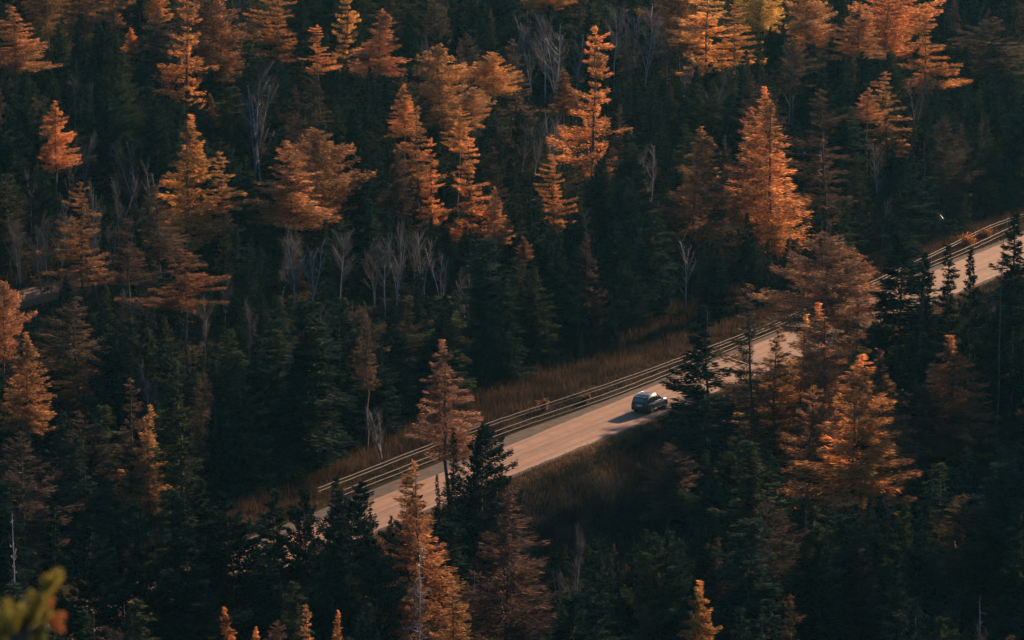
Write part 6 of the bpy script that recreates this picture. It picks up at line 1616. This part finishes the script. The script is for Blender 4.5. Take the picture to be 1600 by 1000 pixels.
def loft(name, secs, mat, parent, smooth=True, bevel=0, sub=0):
    """secs: list of rings with equal point count"""
    V = [p for r in secs for p in r]; k = len(secs[0]); F = []
    for i in range(len(secs) - 1):
        for j in range(k):
            F.append((i * k + j, i * k + (j + 1) % k, (i + 1) * k + (j + 1) % k, (i + 1) * k + j))
    F.append(tuple(range(k))[::-1]); F.append(tuple((len(secs) - 1) * k + j for j in range(k)))
    me = poly_mesh(name, V, F, mat, smooth)
    o = obj(name, me, parent)
    if sub:
        md = o.modifiers.new('s', 'SUBSURF'); md.levels = sub; md.render_levels = sub
    return o
def box(name, x0, x1, y0, y1, z0, z1, mat, parent, bev=.02):
    bm = bmesh.new(); bmesh.ops.create_cube(bm, size=1)
    for v in bm.verts: v.co = Vector(((x0 + x1) / 2 + v.co.x * (x1 - x0), (y0 + y1) / 2 + v.co.y * (y1 - y0), (z0 + z1) / 2 + v.co.z * (z1 - z0)))
    if bev: bmesh.ops.bevel(bm, geom=bm.edges[:], offset=bev, segments=2, affect='EDGES')
    me = bpy.data.meshes.new(name); bm.to_mesh(me); bm.free(); me.materials.append(mat)
    return obj(name, me, parent)
def quad(name, pts, mat, parent, th=.012):
    pts = [Vector(p) for p in pts]; nrm = (pts[1] - pts[0]).cross(pts[-1] - pts[0]).normalized()
    n = len(pts); V = pts + [p - nrm * th for p in pts]
    F = [tuple(range(n)), tuple(range(2 * n - 1, n - 1, -1))] + [(i, n + i, n + (i + 1) % n, (i + 1) % n) for i in range(n)]
    return obj(name, poly_mesh(name, V, F, mat), parent)

cx, cy = xy(24.95, -.9)
car = empty('car', (float(cx), float(cy), .058))
heading = math.atan2(RD[1], RD[0])
car.scale = (.96, 1, 1); car.rotation_euler = (0, 0, heading)          # local +X is forward
tag(car, 'dark compact sport utility vehicle driving away on the sunlit reddish road', 'car')
# lower body: x, half width at sill, half width at belt, z bottom, z belt
def ring(x, ws, wb, zb, zt, crown=.0):
    return [(x, -ws * .9, zb), (x, -ws, zb + .10), (x, -wb - .015, (zb + zt) * .52), (x, -wb, zt - .07), (x, -wb * .93, zt),
            (x, 0, zt + crown), (x, wb * .93, zt), (x, wb, zt - .07), (x, wb + .015, (zb + zt) * .52), (x, ws, zb + .10), (x, ws * .9, zb), (x, 0, zb)]
body = [ring(-2.27, .74, .76, .42, .86), ring(-2.22, .84, .86, .34, .98), ring(-2.02, .90, .90, .30, 1.05), ring(-1.2, .92, .915, .28, 1.06), ring(0, .92, .915, .26, 1.04),
        ring(.95, .92, .91, .26, 1.02, .02), ring(1.3, .92, .90, .26, .99, .05), ring(1.85, .90, .86, .28, .92, .05), ring(2.16, .84, .78, .32, .82, .04), ring(2.28, .70, .66, .40, .68, .02)]
loft('body', body, M_PAINT, car)
def gring(x, wb, zb, wt, zt):
    return [(x, -wb, zb), (x, -(wb + wt) / 2 - .02, (zb + zt) / 2), (x, -wt, zt - .06), (x, -wt * .86, zt), (x, 0, zt + .025), (x, wt * .86, zt), (x, wt, zt - .06), (x, (wb + wt) / 2 + .02, (zb + zt) / 2), (x, wb, zb)]
cab = [gring(-2.20, .82, 1.02, .78, 1.08), gring(-2.08, .85, 1.02, .73, 1.52), gring(-1.96, .86, 1.02, .72, 1.66), gring(-.9, .86, 1.02, .72, 1.71), gring(-.25, .86, 1.01, .72, 1.70), gring(.05, .84, 1.0, .66, 1.59), gring(.32, .83, 1.0, .68, 1.42), gring(.88, .80, .99, .74, 1.03)]
loft('roof', cab, M_PAINT, car)
# glass, a little proud of the pillars
for sgn in (-1, 1):
    def W(x, f): # point on the cabin side, f 0 at the belt .. 1 under the roof edge
        z = 1.08 + f * .46
        half = .86 + (.735 - .86) * ((z - 1.02) / .6) + .035
        return (x, sgn * half, z)
    for nm, pts in (('side_window', [W(-.98, 0), W(-.10, 0), W(-.10, .95), W(-.98, 1.0)]), ('side_window', [W(-.02, 0), W(.70, 0), W(.24, .72), W(.0, .93), W(-.02, .95)]),
                    ('quarter_window', [W(-1.72, .12), W(-1.06, 0), W(-1.06, 1.0), W(-1.50, .92)])):
        quad(nm, pts if sgn > 0 else pts[::-1], M_GLASS, car, .02)
    # bright belt trim and roof rail
    T = Tubes(); T.add([(-1.75, sgn * .895, 1.085), (-.5, sgn * .90, 1.06), (1.0, sgn * .885, 1.045)], [.016] * 3, 5); obj('belt_trim', T.mesh('belt_trim', M_CHROME), car)
    T = Tubes(); T.add([(-1.6, sgn * .64, 1.69), (-1.45, sgn * .64, 1.755), (-.3, sgn * .64, 1.755), (-.1, sgn * .64, 1.69)], [.018] * 4, 5); obj('roof_rail', T.mesh('roof_rail', M_CHROME), car)
    box('sill', -1.0, .95, sgn * .90 - .03, sgn * .90 + .03, .27, .36, M_CHROME, car, .012)
    for dx in (-.06, -.95):
        box('door_handle', dx - .2, dx - .04, sgn * .925 - .015, sgn * .925 + .015, .90, .93, M_CHROME, car, .008)
    m = box('mirror', .50, .68, sgn * 1.0 - .1, sgn * 1.0 + .09, 1.03, 1.17, M_PAINT, car, .03)
    box('headlight', 1.98, 2.2, sgn * .68 - .13, sgn * .68 + .10, .70, .82, M_HEAD, car, .03)
    lamp = quad('tail_lamp', [(-2.255, sgn * .80, .84), (-2.255, sgn * .46, .84), (-2.235, sgn * .46, .97), (-2.20, sgn * .84, .98)][::sgn], M_LAMP, car, -.03 if sgn > 0 else -.03)
for nm, pts in (('rear_window', [(-2.18, .68, 1.12), (-2.18, -.68, 1.12), (-2.075, -.63, 1.52), (-2.075, .63, 1.52)]),
                ('windscreen', [(.79, -.66, 1.10), (.79, .66, 1.10), (.30, .60, 1.49), (.30, -.60, 1.49)])):
    P = [Vector(p) for p in pts]
    nrm = (P[1] - P[0]).cross(P[-1] - P[0]).normalized(); out = Vector((-1 if nm == 'rear_window' else 1, 0, .3))
    if nrm.dot(out) < 0: P = P[::-1]; nrm = -nrm
    quad(nm, [p + nrm * .03 for p in P], M_GLASS, car, .02)
box('spoiler', -2.20, -1.95, -.64, .64, 1.60, 1.645, M_PAINT, car, .015)
box('rear_bumper', -2.34, -2.16, -.84, .84, .36, .60, M_TRIM, car, .05)
box('front_bumper', 2.14, 2.33, -.78, .78, .32, .56, M_TRIM, car, .05)
box('grille', 2.20, 2.30, -.42, .42, .58, .72, M_TRIM, car, .02)
box('licence_plate', -2.30, -2.275, -.25, .25, .74, .86, M_PLATE, car, .004)
box('tailgate_trim', -2.30, -2.27, -.42, .42, .885, .915, M_CHROME, car, .006)
def wheel(x, sgn):
    root = empty('wheel'); root.parent = car; root.location = (x, sgn * .80, .345)
    T = Tubes()
    def cyl(name, prof, mat):
        V = []; F = []; N = 28
        for (yy, r) in prof:
            for k in range(N):
                a = 2 * math.pi * k / N; V.append((r * math.cos(a), yy * sgn, r * math.sin(a)))
        for i in range(len(prof) - 1):
            for k in range(N): F.append((i * N + k, i * N + (k + 1) % N, (i + 1) * N + (k + 1) % N, (i + 1) * N + k))
        F.append(tuple(range(N))); F.append(tuple((len(prof) - 1) * N + k for k in range(N)))
        return obj(name, poly_mesh(name, V, F, mat, True), root)
    cyl('tyre', [(-.11, .22), (-.11, .32), (-.08, .345), (.08, .345), (.115, .32), (.118, .235)], M_TYRE)
    cyl('hub', [(.09, .06), (.125, .055)], M_RIM)
    Vr = []; Fr = []
    for k in range(10):
        a = 2 * math.pi * k / 10; c, s = math.cos(a), math.sin(a); b = len(Vr)
        for r, hw in ((.04, .03), (.235, .022)):
            for q in (-1, 1):
                for yy in (.10, .125): Vr.append((r * c - q * hw * s, yy * sgn, r * s + q * hw * c))
        Fr += [(b, b + 2, b + 6, b + 4), (b + 1, b + 5, b + 7, b + 3), (b, b + 4, b + 5, b + 1), (b + 2, b + 3, b + 7, b + 6)]
    obj('spokes', poly_mesh('spokes', Vr, Fr, M_RIM), root)
    # dark arch over the wheel
    V = []; F = []; N = 14
    for k in range(N + 1):
        a = math.pi * (k / N) ; 
        for r, yy in ((.36, .118), (.43, .138), (.43, .02)): V.append((r * math.cos(a), yy * sgn, r * math.sin(a) + .0))
    for k in range(N):
        for q in range(2): F.append((3 * k + q, 3 * k + q + 1, 3 * k + q + 4, 3 * k + q + 3))
    o = obj('wheel_arch', poly_mesh('wheel_arch', V, F, M_TRIM), car); o.location = root.location
for x in (-1.36, 1.36):
    for sgn in (-1, 1): wheel(x, sgn)

# ------------------------------------------------------------------ blurred young fir close to the camera
fx, fy = -1.16, 8.5
fz = float(terr(fx, fy))
root = empty('young_fir', (fx, fy, fz))
tag(root, 'out of focus yellowish green fir shoot poking in at the bottom left corner', 'fir')
rg = np.random.default_rng(77)
def ray(px, py, dist=8.5):
    c, s = math.cos(math.radians(11.7)), math.sin(math.radians(11.7)); a = (px - 800) / 5705; b = (py - 500) / 5705
    return np.array([a * dist, (c - b * s) * dist, CAM_H - (s + b * c) * dist]) - np.array([fx, fy, fz])
top = ray(20, 1010)
T = Tubes(); T.add([(0, 0, -.2), (top[0] * .5, top[1] * .5, top[2] * .5), top], [.035, .022, .006], 6)
obj('trunk', T.mesh('fir_trunk', M_BARK), root)
def sprig(base, tip, color, wide, n=320):
    base = np.array(base); tip = np.array(tip); q = rg.random((n, 1)) ** .8
    P = base + (tip - base) * q; ax = unit(tip - base)
    D = unit(ax * .8 + rg.normal(0, .75, (n, 3)))
    Q = cards(rg, P + D * wide * .5, D, wide * 1.1, .0016, .2)
    o = obj('needles', card_mesh('fir_needles', Q, M_FIR), root); o.color = (*color, 1)
    T = Tubes(); T.add([base, (base + tip) / 2, tip], [.003, .0022, .001], 4); obj('shoot', T.mesh('fir_shoot', M_BARK), root)
M_FIR = leaf_mat('fir_needles', translucent=.4, vary=.4, clump=.1)
YG = (.36, .29, .055); GR = (.13, .14, .035); OR = (.55, .22, .08)
for bx, by, tx, ty, c, w in [(60, 960, 85, 902, YG, .020), (78, 920, 92, 896, YG, .020), (72, 925, 74, 905, YG, .018), (20, 985, 12, 942, YG, .020), (20, 985, 34, 948, YG, .018), (18, 980, -8, 955, YG, .02),
                             (50, 970, 50, 928, YG, .018), (50, 975, 68, 934, YG, .016), (45, 980, 60, 950, GR, .02), (30, 1000, 40, 965, GR, .022), (60, 985, 78, 955, YG, .014),
                             (70, 970, 98, 962, OR, .014), (75, 965, 95, 982, OR, .015), (76, 950, 82, 936, OR, .008), (0, 1005, 10, 975, GR, .025), (60, 1010, 66, 980, GR, .02), (20, 1015, 60, 1000, GR, .022)]:
    sprig(ray(bx, by, 8.5 + rg.uniform(-.05, .05)), ray(tx, ty, 8.5 + rg.uniform(-.05, .05)), c, w)
    if by > 955:
        T = Tubes(); T.add([top + rg.normal(0, .004, 3), ray(bx, by)], [.005, .003], 4); obj('branch', T.mesh('fir_branch', M_BARK), root)
